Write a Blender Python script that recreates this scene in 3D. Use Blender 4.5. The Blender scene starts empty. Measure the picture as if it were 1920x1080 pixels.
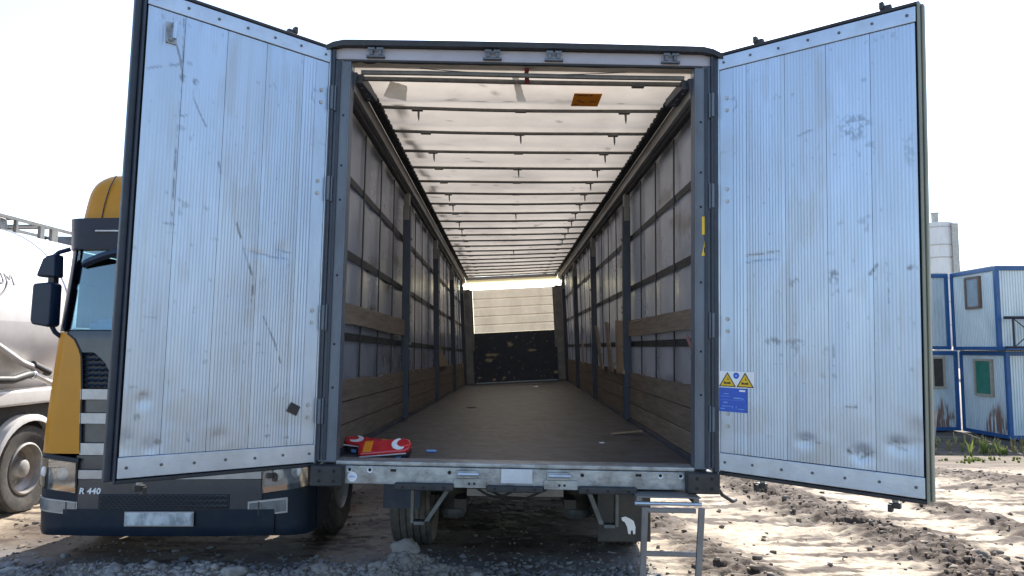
import bpy, bmesh, math, random
import numpy as np
from mathutils import Vector, Matrix
from math import radians, sin, cos, pi, sqrt

# ------------------------------------------------------------------ camera, sky, sun, exposure
scene = bpy.context.scene
cam_d = bpy.data.cameras.new('camera'); cam = bpy.data.objects.new('camera', cam_d)
scene.collection.objects.link(cam); scene.camera = cam
cam_d.sensor_width = 36; cam_d.lens = 1385 / 1920 * 36; cam_d.clip_start = .05; cam_d.clip_end = 6000
cam.location = (0, 0, 1.9); cam.rotation_euler = (radians(90 + 4.63), 0, 0)
SUN_AZ, SUN_EL = 15.0, 42.0          # degrees clockwise from +Y (straight ahead), above the horizon
world = bpy.data.worlds.new('World'); scene.world = world; world.use_nodes = True
wn = world.node_tree; sky = wn.nodes.new('ShaderNodeTexSky'); sky.sky_type = 'NISHITA'
sky.sun_disc = False; sky.sun_elevation = radians(SUN_EL); sky.sun_rotation = radians(SUN_AZ)
sky.air_density = 1.0; sky.dust_density = 1.0; sky.ozone_density = 1.0; sky.altitude = 100
wn.links.new(sky.outputs[0], wn.nodes['Background'].inputs[0]); wn.nodes['Background'].inputs[1].default_value = .15
sun_d = bpy.data.lights.new('sun', 'SUN'); sun = bpy.data.objects.new('sun', sun_d); scene.collection.objects.link(sun)
sun_d.energy = 4.1; sun_d.angle = radians(.53); sun_d.color = (1, .94, .85)
sd = Vector((sin(radians(SUN_AZ)) * cos(radians(SUN_EL)), cos(radians(SUN_AZ)) * cos(radians(SUN_EL)), sin(radians(SUN_EL))))
sun.rotation_euler = sd.to_track_quat('Z', 'Y').to_euler()
vs = scene.view_settings; vs.view_transform = 'Standard'; vs.look = 'None'; vs.exposure = 1.3; vs.gamma = 1
scene.cycles.max_bounces = 10; scene.cycles.diffuse_bounces = 6; scene.cycles.glossy_bounces = 4
scene.cycles.transmission_bounces = 6; scene.cycles.transparent_max_bounces = 12
scene.cycles.sample_clamp_indirect = 6; scene.cycles.use_denoising = True
COL = scene.collection
random.seed(7); rng = np.random.default_rng(7)

# ------------------------------------------------------------------ numpy noise
def vnoise(x, y, seed=0):
    x = np.asarray(x, float); y = np.asarray(y, float)
    xi = np.floor(x).astype(np.int64); yi = np.floor(y).astype(np.int64); fx = x - xi; fy = y - yi
    fx = fx * fx * (3 - 2 * fx); fy = fy * fy * (3 - 2 * fy)
    def h(a, b):
        n = (a * 374761393 + b * 668265263 + seed * 1442695041) & 0xffffffff
        n = ((n ^ (n >> 13)) * 1274126177) & 0xffffffff
        return ((n ^ (n >> 16)) & 0xffff) / 65535.0
    return (h(xi, yi) * (1 - fx) + h(xi + 1, yi) * fx) * (1 - fy) + (h(xi, yi + 1) * (1 - fx) + h(xi + 1, yi + 1) * fx) * fy
def fbm(x, y, o=4, seed=0, g=.5):
    s = 0; a = 1; t = 0
    for i in range(o):
        s = s + a * vnoise(np.asarray(x) * 2 ** i, np.asarray(y) * 2 ** i, seed + i * 17); t += a; a *= g
    return s / t
def sst(a, b, x):
    t = np.clip((np.asarray(x, float) - a) / (b - a), 0, 1); return t * t * (3 - 2 * t)

# ------------------------------------------------------------------ materials
def col(c): return (c[0], c[1], c[2], 1)
def mat(name, c1, c2=None, rough=.6, metal=0., scale=6., bump=0., bscale=40., stretch=(1, 1, 1), dirt=None, dirtamt=0.,
        spec=.5, rvar=.12, attr=None, trans=0., coat=0., dscale=2.5, contrast=(.35, .65)):
    """Principled surface with noisy colour, blotchy dirt, fine bump; attr = (float attribute, colour) laid over it."""
    m = bpy.data.materials.new(name); m.use_nodes = True; nt = m.node_tree; N = nt.nodes; K = nt.links.new
    b = N['Principled BSDF']; tc = N.new('ShaderNodeTexCoord'); mp = N.new('ShaderNodeMapping'); mp.inputs['Scale'].default_value = stretch
    K(tc.outputs['Object'], mp.inputs[0])
    def noise(s, d=5., r=.6):
        n = N.new('ShaderNodeTexNoise'); n.inputs['Scale'].default_value = s; n.inputs['Detail'].default_value = d
        n.inputs['Roughness'].default_value = r; K(mp.outputs[0], n.inputs[0]); return n
    def ramp(src, a, bb):
        r = N.new('ShaderNodeMapRange'); r.inputs['From Min'].default_value = a; r.inputs['From Max'].default_value = bb; K(src, r.inputs[0]); return r.outputs[0]
    def mix(f, a, bb):
        x = N.new('ShaderNodeMix'); x.data_type = 'RGBA'
        if isinstance(f, (int, float)): x.inputs[0].default_value = f
        else: K(f, x.inputs[0])
        for i, v in ((6, a), (7, bb)):
            if isinstance(v, tuple): x.inputs[i].default_value = v
            else: K(v, x.inputs[i])
        return x.outputs[2]
    n1 = noise(scale)
    c = mix(ramp(n1.outputs[0], *contrast), col(c1), col(c2 or tuple(v * .8 for v in c1)))
    if dirt:
        n2 = noise(dscale, 8, .7); dm = ramp(n2.outputs[0], .48, .72)
        q = N.new('ShaderNodeMath'); q.operation = 'MULTIPLY'; q.inputs[1].default_value = dirtamt; K(dm, q.inputs[0])
        c = mix(q.outputs[0], c, col(dirt))
    if attr:
        for an, ac in (attr if isinstance(attr, list) else [attr]):
            a = N.new('ShaderNodeAttribute'); a.attribute_name = an; c = mix(a.outputs['Fac'], c, col(ac))
    K(c, b.inputs['Base Color'])
    rr = N.new('ShaderNodeMapRange'); rr.inputs['To Min'].default_value = max(.03, rough - rvar); rr.inputs['To Max'].default_value = min(1, rough + rvar)
    n3 = noise(scale * 2.3, 6); K(n3.outputs[0], rr.inputs[0]); K(rr.outputs[0], b.inputs['Roughness'])
    b.inputs['Metallic'].default_value = metal; b.inputs['Specular IOR Level'].default_value = spec
    if coat: b.inputs['Coat Weight'].default_value = coat; b.inputs['Coat Roughness'].default_value = .08
    if bump:
        nb = noise(bscale, 4); bp = N.new('ShaderNodeBump'); bp.inputs['Strength'].default_value = bump; bp.inputs['Distance'].default_value = .01
        K(nb.outputs[0], bp.inputs['Height']); K(bp.outputs[0], b.inputs['Normal'])
    if trans:
        t = N.new('ShaderNodeBsdfTranslucent'); K(c, t.inputs[0]); mx = N.new('ShaderNodeMixShader'); mx.inputs[0].default_value = trans
        K(b.outputs[0], mx.inputs[1]); K(t.outputs[0], mx.inputs[2]); K(mx.outputs[0], N['Material Output'].inputs[0])
    return m
def glass(name, tint, refl=.12, rough=.03):
    m = bpy.data.materials.new(name); m.use_nodes = True; nt = m.node_tree; N = nt.nodes; K = nt.links.new
    N.remove(N['Principled BSDF'])
    tr = N.new('ShaderNodeBsdfTransparent'); tr.inputs[0].default_value = col(tint)
    gl = N.new('ShaderNodeBsdfGlossy'); gl.inputs['Roughness'].default_value = rough
    fr = N.new('ShaderNodeFresnel'); fr.inputs[0].default_value = 1.5
    ad = N.new('ShaderNodeMath'); ad.operation = 'ADD'; ad.inputs[1].default_value = refl; K(fr.outputs[0], ad.inputs[0])
    mx = N.new('ShaderNodeMixShader'); K(ad.outputs[0], mx.inputs[0]); K(tr.outputs[0], mx.inputs[1]); K(gl.outputs[0], mx.inputs[2])
    K(mx.outputs[0], N['Material Output'].inputs[0]); return m

M = {}
M['door'] = mat('ribbed_aluminium', (.44, .53, .66), (.385, .47, .59), .41, .8, 3, .08, 60, (1, 1, .25), (.38, .41, .45), .3,
                attr=[('dirt', (.05, .05, .055)), ('grime', (.34, .34, .34))])
M['rail'] = mat('door_rail_aluminium', (.47, .54, .63), (.41, .47, .56), .42, .75, 8, .1, 60, dirt=(.3, .3, .3), dirtamt=.4)
M['rivet'] = mat('rivet_steel', (.12, .12, .13), None, .5, .6)
M['bolt'] = mat('zinc_bolt', (.42, .43, .41), None, .45, .5)
M['rubber'] = mat('black_rubber', (.012, .014, .018), (.022, .024, .028), .62, 0, 12, .15, 90, dirt=(.055, .054, .054), dirtamt=.45)
M['edge'] = mat('dark_door_edge', (.012, .020, .036), (.02, .03, .048), .5, 0, 12, .1, 70)
M['edge_pale'] = mat('pale_door_edge', (.24, .25, .20), (.18, .19, .16), .55, .2, 8, .1, 60, (1, 1, .2), (.12, .12, .1), .5)
M['post'] = mat('grey_blue_paint', (.115, .14, .175), (.085, .105, .135), .48, .1, 5, .12, 50, (1, 1, .4), (.07, .065, .06), .6)
M['header'] = mat('header_grey', (.36, .35, .39), (.30, .29, .33), .5, .2, 6, .1, 50, (.3, 1, 1), (.12, .11, .11), .4)
M['galv'] = mat('galvanised_steel', (.36, .385, .40), (.22, .24, .255), .45, .55, 14, .2, 60, (.7, 1, 1), (.13, .105, .085), .7, dscale=7)
M['navy'] = mat('navy_post_paint', (.022, .032, .055), (.04, .05, .075), .5, 0, 8, .1, 60, (1, 1, .4), (.12, .11, .10), .3)
M['postgrey'] = mat('pillar_grey', (.24, .23, .22), (.16, .16, .16), .5, .2, 7, .1, 60)
M['cantrail'] = mat('cantrail_aluminium', (.36, .35, .34), (.26, .25, .25), .45, .5, 5, .1, 50, (1, .2, 1), (.08, .075, .07), .5)
M['curtain'] = mat('curtain_pvc', (.235, .25, .295), (.185, .20, .24), .30, 0, 1.6, .15, 5, (1, .8, .8), (.09, .085, .085), .40, trans=.10,
                   attr=[('dirt', (.06, .055, .05)), ('yellow', (.55, .42, .03))])
M['strap'] = mat('curtain_strap', (.013, .015, .019), (.024, .026, .030), .6, 0, 12, .1, 80)
M['tarp'] = mat('roof_tarp', (.65, .575, .485), (.58, .51, .43), .55, 0, 2, .25, 9, (1, 1, 1), (.40, .35, .3), .35, trans=.335,
                attr=('dirt', (.10, .085, .07)))
M['bow'] = mat('roof_bow_steel', (.15, .145, .135), (.10, .10, .095), .5, .5, 12, .1, 60)
M['wood'] = mat('worn_plank', (.175, .135, .103), (.088, .070, .056), .78, 0, 9, .5, 40, (3, .35, 5), (.24, .20, .165), .45, contrast=(.3, .7))
M['wood2'] = mat('worn_plank_pale', (.22, .17, .128), (.115, .09, .07), .78, 0, 9, .5, 40, (3, .35, 5), (.30, .255, .21), .45, contrast=(.3, .7))
M['woodend'] = mat('raw_board', (.30, .225, .15), (.20, .15, .10), .75, 0, 6, .3, 30, (3, 1, .6), (.10, .08, .06), .4)
M['floor'] = mat('trailer_floor_plywood', (.066, .067, .074), (.040, .041, .047), .50, 0, 5, .25, 35, (1, 1.6, 1), (.115, .112, .115), .6,
                 attr=('dirt', (.03, .026, .024)), dscale=3.5)
M['bulk'] = mat('navy_bulkhead', (.022, .030, .052), (.035, .042, .062), .6, 0, 6, .2, 40, (1, 1, 1), (.05, .05, .05), .5,
                attr=('dirt', (.33, .27, .19)))
M['cream'] = mat('cream_panel', (.66, .60, .50), (.58, .52, .43), .55, 0, 4, .12, 40, (1, 1, .5), (.30, .26, .2), .35, trans=.22)
M['skylight'] = mat('translucent_strip', (.92, .86, .66), (.9, .84, .66), .5, 0, 4, trans=.85)
M['white'] = mat('white_print', (.75, .77, .80), (.70, .72, .75), .45, 0, 8)
M['yellow'] = mat('yellow_print', (.72, .47, .012), (.62, .40, .012), .45, 0, 9, dirt=(.3, .2, .02), dirtamt=.3)
M['orange'] = mat('orange_label', (.66, .29, .012), (.58, .25, .015), .5, 0, 9, trans=.35)
M['ink'] = mat('dark_ink', (.05, .035, .02), None, .6)
M['blue'] = mat('blue_print', (.012, .09, .50), (.012, .075, .43), .4, 0, 8)
M['bluelight'] = mat('pale_blue_print', (.20, .38, .75), None, .45)
M['red_lens'] = mat('red_lens', (.50, .018, .025), (.40, .014, .02), .12, 0, 14, coat=.6, rvar=.06)
M['amber'] = mat('amber_lens', (.72, .24, .02), (.65, .2, .015), .15, 0, 14, coat=.5)
M['whitelens'] = mat('clear_lens', (.75, .77, .80), (.66, .68, .72), .15, 0, 14, coat=.5)
M['black'] = mat('black_plastic', (.018, .018, .02), (.028, .028, .03), .5)
M['hole'] = mat('hole_dark', (.008, .008, .009), None, .8)
M['tyre'] = mat('tyre_rubber', (.05, .048, .046), (.085, .078, .070), .8, 0, 10, .2, 60, dirt=(.16, .135, .11), dirtamt=.7, dscale=5)
M['rim'] = mat('rim_steel', (.45, .44, .42), (.34, .33, .31), .5, .4, 8, dirt=(.15, .12, .1), dirtamt=.5)
M['chassis'] = mat('chassis_dark', (.022, .021, .021), (.04, .036, .032), .7, 0, 7, .2, 40, dirt=(.075, .06, .048), dirtamt=.5)
M['flap'] = mat('mud_flap', (.012, .022, .046), (.018, .028, .05), .6, 0, 8, dirt=(.1, .09, .08), dirtamt=.4)
M['flapdark'] = mat('mud_flap_black', (.018, .019, .021), (.028, .028, .028), .65, 0, 8, dirt=(.1, .09, .08), dirtamt=.4)
M['bracket'] = mat('bracket_steel', (.13, .145, .155), (.085, .095, .10), .5, .4, 12, .15, 60, dirt=(.07, .058, .048), dirtamt=.6)
M['ladder'] = mat('ladder_aluminium', (.20, .20, .205), (.15, .15, .155), .5, .4, 9, .1, 50, dirt=(.12, .1, .09), dirtamt=.4)
M['plastic'] = mat('cling_film', (.62, .58, .53), (.5, .47, .43), .3, 0, 12, .3, 30, trans=.45)
M['redstrap'] = mat('red_webbing', (.16, .02, .03), (.11, .015, .02), .75)
M['pink'] = mat('pink_ribbon', (.42, .20, .20), (.33, .16, .16), .6, trans=.2)

# ------------------------------------------------------------------ mesh builder
class MB:
    def __init__(s): s.v = []; s.f = []
    def add(s, vs_, fs): o = len(s.v); s.v += [tuple(p) for p in vs_]; s.f += [tuple(i + o for i in f) for f in fs]; return s
    def box(s, x0, x1, y0, y1, z0, z1, ny=1, nz=1):
        a = MB(); ys = np.linspace(y0, y1, ny + 1); zs = np.linspace(z0, z1, nz + 1)
        if ny == 1 and nz == 1:
            return s.add([(x0, y0, z0), (x1, y0, z0), (x1, y1, z0), (x0, y1, z0), (x0, y0, z1), (x1, y0, z1), (x1, y1, z1), (x0, y1, z1)],
                         [(0, 3, 2, 1), (4, 5, 6, 7), (0, 1, 5, 4), (1, 2, 6, 5), (2, 3, 7, 6), (3, 0, 4, 7)])
        V = []; F = []
        for y in ys: V += [(x0, y, z0), (x1, y, z0), (x1, y, z1), (x0, y, z1)]
        for i in range(ny):
            o = 4 * i
            for k in range(4): F.append((o + k, o + 4 + k, o + 4 + (k + 1) % 4, o + (k + 1) % 4))
        F += [(0, 1, 2, 3), (4 * ny + 3, 4 * ny + 2, 4 * ny + 1, 4 * ny)]
        return s.add(V, F)
    def obox(s, c, ax, ay, az):
        c, ax, ay, az = map(Vector, (c, ax, ay, az)); V = []
        for k in (-1, 1):
            for j, i in ((-1, -1), (-1, 1), (1, 1), (1, -1)): V.append(c + ax * i + ay * j + az * k)
        return s.add(V, [(0, 3, 2, 1), (4, 5, 6, 7), (0, 1, 5, 4), (1, 2, 6, 5), (2, 3, 7, 6), (3, 0, 4, 7)])
    def tube(s, pts, r, n=8, cap=True):
        pts = [Vector(p) for p in pts]; V = []; F = []
        rs = r if isinstance(r, (list, tuple)) else [r] * len(pts)
        up = None
        for i, p in enumerate(pts):
            d = (pts[min(i + 1, len(pts) - 1)] - pts[max(i - 1, 0)]).normalized()
            if up is None: up = Vector((0, 0, 1)) if abs(d.z) < .9 else Vector((1, 0, 0))
            a = d.cross(up).normalized(); b = a.cross(d).normalized(); up = b
            for k in range(n): t = 2 * pi * k / n; V.append(p + (a * cos(t) + b * sin(t)) * rs[i])
        for i in range(len(pts) - 1):
            for k in range(n): F.append((i * n + k, i * n + (k + 1) % n, (i + 1) * n + (k + 1) % n, (i + 1) * n + k))
        if cap: F += [tuple(range(n - 1, -1, -1)), tuple(range((len(pts) - 1) * n, len(pts) * n))]
        return s.add(V, F)
    def lathe(s, prof, c, axis='x', n=32, closed=False):
        """prof: (radius, offset along axis)"""
        V = []; F = []
        for r, h in prof:
            for k in range(n):
                t = 2 * pi * k / n; a, b = r * cos(t), r * sin(t)
                p = {'x': (h, a, b), 'y': (a, h, b), 'z': (a, b, h)}[axis]; V.append((c[0] + p[0], c[1] + p[1], c[2] + p[2]))
        m = len(prof); R = range(m) if closed else range(m - 1)
        for i in R:
            j = (i + 1) % m
            for k in range(n): F.append((i * n + k, i * n + (k + 1) % n, j * n + (k + 1) % n, j * n + k))
        return s.add(V, F)
    def prism(s, poly, fn, t0, t1):
        """poly 2D points, fn(a, b, t) -> 3D"""
        n = len(poly); V = [fn(a, b, t0) for a, b in poly] + [fn(a, b, t1) for a, b in poly]
        F = [tuple(range(n)), tuple(range(2 * n - 1, n - 1, -1))] + [(i, n + i, n + (i + 1) % n, (i + 1) % n) for i in range(n)]
        return s.add(V, F)
    def grid(s, P, flip=False):
        """P array (nu, nv, 3)"""
        nu, nv = P.shape[:2]; V = P.reshape(-1, 3).tolist(); F = []
        for i in range(nu - 1):
            for j in range(nv - 1):
                q = (i * nv + j, i * nv + j + 1, (i + 1) * nv + j + 1, (i + 1) * nv + j); F.append(q[::-1] if flip else q)
        return s.add(V, F)
    def slab(s, P, t, flip=False):
        """grid P thickened by vector t (front face P, back P+t)"""
        nu, nv = P.shape[:2]; s.grid(P, flip); s.grid(P + np.array(t), not flip)
        o = len(s.v) - 2 * nu * nv; b = nu * nv
        ring = [i * nv for i in range(nu)] + [(nu - 1) * nv + j for j in range(1, nv)] + [i * nv + nv - 1 for i in range(nu - 2, -1, -1)] + [j for j in range(nv - 2, 0, -1)]
        for i in range(len(ring)):
            a, c = ring[i], ring[(i + 1) % len(ring)]; s.f.append((o + a, o + c, o + b + c, o + b + a))
        return s
    def build(s, name, m, parent=None, warp=None, smooth=False, bevel=0, seg=2, attrs=None):
        V = s.v
        if warp is not None: V = warp(np.array(V, float)).tolist()
        me = bpy.data.meshes.new(name); me.from_pydata(V, [], s.f); me.validate(clean_customdata=False)
        me.materials.append(M[m] if isinstance(m, str) else m)
        bm = bmesh.new(); bm.from_mesh(me); bmesh.ops.recalc_face_normals(bm, faces=bm.faces); bm.to_mesh(me); bm.free()
        if attrs:
            for an, arr in attrs.items():
                a = me.attributes.new(an, 'FLOAT', 'POINT'); a.data.foreach_set('value', np.asarray(arr, np.float32).ravel())
        if smooth: me.polygons.foreach_set('use_smooth', [True] * len(me.polygons))
        o = bpy.data.objects.new(name, me); COL.objects.link(o)
        if parent: o.parent = parent
        if bevel:
            b = o.modifiers.new('bevel', 'BEVEL'); b.width = bevel; b.segments = seg; b.limit_method = 'ANGLE'; b.angle_limit = radians(40)
            me.polygons.foreach_set('use_smooth', [True] * len(me.polygons))
            w = o.modifiers.new('wn', 'WEIGHTED_NORMAL'); w.keep_sharp = True
        elif smooth:
            try: me.set_sharp_from_angle(angle=radians(40))
            except Exception: pass
        return o

def raw(name, V, F, m, parent=None, attrs=None, smooth=False):
    """numpy mesh: V (n,3), F (m,4)"""
    me = bpy.data.meshes.new(name); V = np.asarray(V, np.float32); F = np.asarray(F, np.int32); k = F.shape[1]
    me.vertices.add(len(V)); me.vertices.foreach_set('co', V.ravel()); me.loops.add(F.size); me.loops.foreach_set('vertex_index', F.ravel())
    me.polygons.add(len(F)); me.polygons.foreach_set('loop_start', np.arange(0, F.size, k)); me.update(calc_edges=True)
    if attrs:
        for an, arr in attrs.items():
            a = me.attributes.new(an, 'FLOAT', 'POINT'); a.data.foreach_set('value', np.asarray(arr, np.float32).ravel())
    if smooth: me.polygons.foreach_set('use_smooth', [True] * len(F))
    me.materials.append(M[m] if isinstance(m, str) else m)
    o = bpy.data.objects.new(name, me); COL.objects.link(o)
    if parent: o.parent = parent
    return o
def gridF(nu, nv, flip=False):
    i, j = np.meshgrid(np.arange(nu - 1), np.arange(nv - 1), indexing='ij'); a = (i * nv + j).ravel()
    F = np.stack([a, a + 1, a + nv + 1, a + nv], 1); return F[:, ::-1].copy() if flip else F
def tag(o, label=None, cat=None, group=None, kind=None):
    if label: o['label'] = label
    if cat: o['category'] = cat
    if group: o['group'] = group
    if kind: o['kind'] = kind
    return o
def empty(name, loc, label, cat, rz=0, group=None):
    o = bpy.data.objects.new(name, None); COL.objects.link(o); o.location = loc; o.rotation_euler = (0, 0, rz); o.empty_display_size = .2
    return tag(o, label, cat, group)
def text_mesh(txt, size, ext=.003, shear=0., bold=0., space=1.):
    c = bpy.data.curves.new('t', 'FONT'); c.body = txt; c.size = size; c.extrude = ext; c.shear = shear; c.offset = bold; c.space_character = space; c.resolution_u = 3
    o = bpy.data.objects.new('t', c); COL.objects.link(o); dg = bpy.context.evaluated_depsgraph_get(); dg.update()
    me = bpy.data.meshes.new_from_object(o.evaluated_get(dg)); V = np.array([v.co[:] for v in me.vertices]); F = [tuple(p.vertices) for p in me.polygons]
    bpy.data.objects.remove(o); bpy.data.curves.remove(c); bpy.data.meshes.remove(me); return V, F

# ------------------------------------------------------------------ ground
def ground_base(x, y):
    drop = -.95 * sst(9, 21, y) * sst(1, 8, x)
    return drop
def strips(x, y):
    s = x + .20 * (y - 6.3) + .25 * (fbm(x * .5, y * .5, 2, 3) - .5)
    e = fbm(x * 3.2, y * 2.2, 4, 41) - .5
    d1 = np.exp(-((s - 4.05 + e * .5) / .42) ** 2) + .85 * np.exp(-((s - 5.55 + e * .5) / .24) ** 2) + .6 * np.exp(-((s - 1.95 + e * .6) / .28) ** 2) + .8 * np.exp(-((s - 8.2 + e) / .9) ** 2)
    return np.clip(d1, 0, 1), s
def ground_h(x, y):
    d, s = strips(x, y)
    h = ground_base(x, y) + .035 * (fbm(x * .8, y * .8, 3, 5) - .5)
    near = np.exp(-np.maximum(0, y - 14) / 10); lit = sst(.8, 1.6, x)
    def ridged(a, b, o, sd, g_=.55): return 1 - np.abs(2 * fbm(a, b, o, sd, g_) - 1)
    lump = ridged(x * 3.0, y * 4.0, 4, 11, .62) - .75
    fine = ridged(x * 8.5, y * 13, 3, 23, .6) - .75
    tread = np.sin(y * 2 * pi / .20 + 3 * fbm(x * 1.2, y * .8, 2, 29)) * sst(.42, .6, fbm(x * 1.4, y * 1.1, 3, 33))
    h = h + near * (.10 * lump * (.30 + 1.15 * d) + (.030 + .030 * lit) * fine * (.5 + 1.1 * d) + .013 * tread * lit * (.4 + d))
    h = h + near * .06 * d
    # the spoil ridge between the camera and the vehicles
    rid = np.exp(-((y - 5.95 - .12 * (fbm(x * .9, y * 0, 2, 31) - .5)) / .30) ** 2) * sst(-5.2, -3.9, x) * (1 - sst(.8, 1.5, x)) * (1 - .45 * sst(-.5, .2, x))
    h = h + rid * (.06 + .30 * np.maximum(0, fbm(x * 2.1, y * 2.1, 4, 37, .62) - .30))
    h = h + .12 * np.exp(-((x + .80) / .17) ** 2 - ((y - 6.05) / .17) ** 2) * (.6 + .8 * fbm(x * 9, y * 9, 3, 61))
    # wheels sink a little; keep the ground level under the tyres
    for wx in (-.98, 1.05, -1.98, -4.05):
        h = h * (1 - .8 * np.exp(-((x - wx) / .3) ** 2) * sst(6.9, 7.2, y) * (1 - sst(12, 14, y)))
    return h
def axis(dense0, dense1, step, lim0, lim1, g=1.16):
    a = list(np.arange(dense0, dense1, step)); st = step; p = a[-1]
    while p < lim1: st *= g; p += st; a.append(p)
    st = step; p = dense0; b = []
    while p > lim0: st *= g; p -= st; b.append(p)
    return np.array(b[::-1] + a)
ys = [5.3]
while ys[-1] < 30: ys.append(ys[-1] + .022 * (max(ys[-1], 6) / 6) ** 1.6)
st = .4
while ys[-1] < 3500: st *= 1.25; ys.append(ys[-1] + st)
pre = []; p = 5.3; st = .05
while p > -900: st *= 1.35; p -= st; pre.append(p)
gy = np.array(pre[::-1] + ys); gx = axis(-6.6, 7.6, .03, -3000, 3000, 1.13)
GX, GY = np.meshgrid(gx, gy, indexing='ij'); GZ = ground_h(GX, GY); GD, GS = strips(GX, GY)
mud_and_shade = np.clip(GD * 1.5 + .55 * (fbm(GX * 1.6, GY * 1.6, 4, 71) - .42) * 1.8 * (GX < 3.2) + 1.0 * sst(.50, .64, fbm(GX * 2.2, GY * 8, 4, 77, .66)), 0, 1)
under = sst(-6, -5, GX) * (1 - sst(1.0, 1.5, GX)) * sst(4.5, 6, GY)  # shade beneath the parked vehicles, painted into the ground colour with the dark mud
mud_and_shade = np.clip(np.maximum(mud_and_shade, under * (.55 + .5 * fbm(GX * 1.3, GY * 1.3, 3, 81))), 0, 1)
bank = sst(12, 14.5, GY + .8 * (fbm(GX, GY, 3, 85) - .5)) * sst(4, 6, GX); mud_and_shade = np.maximum(mud_and_shade, bank * (.55 + .6 * fbm(GX * 2, GY * 2, 3, 87)))
far = sst(24, 60, np.hypot(GX, GY)); mud_and_shade = mud_and_shade * (1 - far) + .45 * far
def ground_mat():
    m = mat('muddy_ground', (.54, .45, .33), (.44, .36, .26), .82, 0, 5, .6, 45, attr=[('mud_and_shade', (.058, .038, .026)), ('rubble', (.15, .147, .147))], dirt=(.15, .10, .066), dirtamt=.85, dscale=9, spec=.35)
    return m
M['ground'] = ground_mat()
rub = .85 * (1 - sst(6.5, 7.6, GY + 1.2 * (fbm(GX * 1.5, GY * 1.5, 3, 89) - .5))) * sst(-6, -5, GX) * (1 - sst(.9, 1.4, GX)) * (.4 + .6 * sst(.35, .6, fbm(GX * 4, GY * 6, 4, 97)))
g = raw('ground', np.stack([GX, GY, GZ], -1).reshape(-1, 3), gridF(len(gx), len(gy), True), 'ground', attrs={'mud_and_shade': mud_and_shade, 'rubble': rub}, smooth=True)
tag(g, 'muddy rutted yard ground', kind='structure')

M['clod'] = mat('soil_clods', (.23, .18, .135), (.10, .075, .055), .9, 0, 3, .4, 60, dirt=(.34, .31, .28), dirtamt=.5, dscale=1.2)
M['rubble'] = mat('grey_rubble', (.24, .235, .23), (.12, .118, .118), .9, 0, 3, .4, 60, dirt=(.40, .39, .39), dirtamt=.45, dscale=1.4)
M['stone'] = mat('pale_stone', (.34, .33, .31), (.20, .19, .18), .85, 0, 9, .6, 60, dirt=(.11, .09, .07), dirtamt=.7, dscale=6)
def ico(sub=1):
    bm = bmesh.new(); bmesh.ops.create_icosphere(bm, subdivisions=sub, radius=1); V = np.array([v.co[:] for v in bm.verts]); F = np.array([[v.index for v in f.verts] for f in bm.faces]); bm.free(); return V, F
IV, IF = ico(1)
def clods(name, n, sampler, label, m, zoff=.12):
    xs, ys_, rs = sampler(n); n = len(xs); zs = ground_h(xs, ys_)
    V = np.repeat(IV[None], n, 0) * (1 + 1.0 * (rng.random((n, len(IV), 1)) - .5)) * np.stack([rs * rng.uniform(.7, 1.5, n), rs * rng.uniform(.7, 1.4, n), rs * rng.uniform(.4, .9, n)], -1)[:, None]
    an = rng.uniform(0, 2 * pi, n); c, s_ = np.cos(an), np.sin(an)
    x, y = V[..., 0].copy(), V[..., 1].copy(); V[..., 0] = x * c[:, None] - y * s_[:, None]; V[..., 1] = x * s_[:, None] + y * c[:, None]
    V += np.stack([xs, ys_, zs + rs * zoff], -1)[:, None]
    F = (IF[None] + (np.arange(n) * len(IV))[:, None, None]).reshape(-1, 3)
    return tag(raw(name, V.reshape(-1, 3), F, m), label, 'soil', kind='stuff')
def samp_ridge(n):
    x = rng.uniform(-4.6, 1.25, n); y = 6.0 + np.abs(rng.normal(0, .42, n)) - .15; k = rng.random(n) < .22; x = np.where(k, rng.normal(-.80, .16, n), x); y = np.where(k, rng.normal(6.05, .13, n), y); return x, y, np.clip(rng.lognormal(-4.4, .55, n), .005, .05)
def samp_wide(n):
    y = 5.6 + 12 * rng.random(n) ** 2; x = rng.uniform(-5.5, 1.4, n) * (1 + .0 * y); return x, y, np.clip(rng.lognormal(-4.7, .5, n), .004, .04)
def samp_strip(n):
    x = rng.uniform(1.2, 9, n * 4); y = 5.8 + 13 * rng.random(n * 4) ** 1.7; d, _ = strips(x, y); k = rng.random(n * 4) < d ** 1.3 * .8 + .03
    x, y = x[k][:n], y[k][:n]; return x, y, np.clip(rng.lognormal(-4.35, .5, len(x)), .005, .05)
clods('soil_clods', 6500, samp_ridge, 'loose grey soil clods along the spoil ridge in front', 'rubble')
clods('gravel', 4200, samp_wide, 'gravel and crumbs of earth under the vehicles', 'clod')
clods('churned_mud', 4200, samp_strip, 'dark churned mud lumps along the wheel tracks', 'clod')

IV2, IF2 = ico(3)
def rock(name, x, y, r, sx, sy, sz, label, cat, m, seed, group=None, amp=.6, lift=.25):
    n = fbm(IV2[:, 0] * 1.7 + IV2[:, 2] * 1.3 + 9, IV2[:, 1] * 1.7 - IV2[:, 2] * .8 + 5, 4, seed, .65)
    V = IV2 * (1 + amp * 2 * (n - .5))[:, None] * np.array([sx, sy, sz]) * r
    o = raw(name, V, IF2, m); z = float(ground_h(np.array([x]), np.array([y]))[0]); o.location = (x, y, z + r * sz * lift)
    return tag(o, label, cat, group)
rock('stone', -2.62, 6.33, .06, 1.2, .9, .8, 'fist-sized pale round stone before the truck bumper', 'stone', 'stone', 3)
rock('stone', -2.22, 6.02, .062, 1.5, 1., .8, 'large pale angular stone on the spoil ridge', 'stone', 'stone', 9)
rock('stone', -4.05, 6.15, .065, 1.6, 1., .6, 'flat pale blue-grey stone at the lower left corner', 'stone', 'stone', 15)
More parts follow.
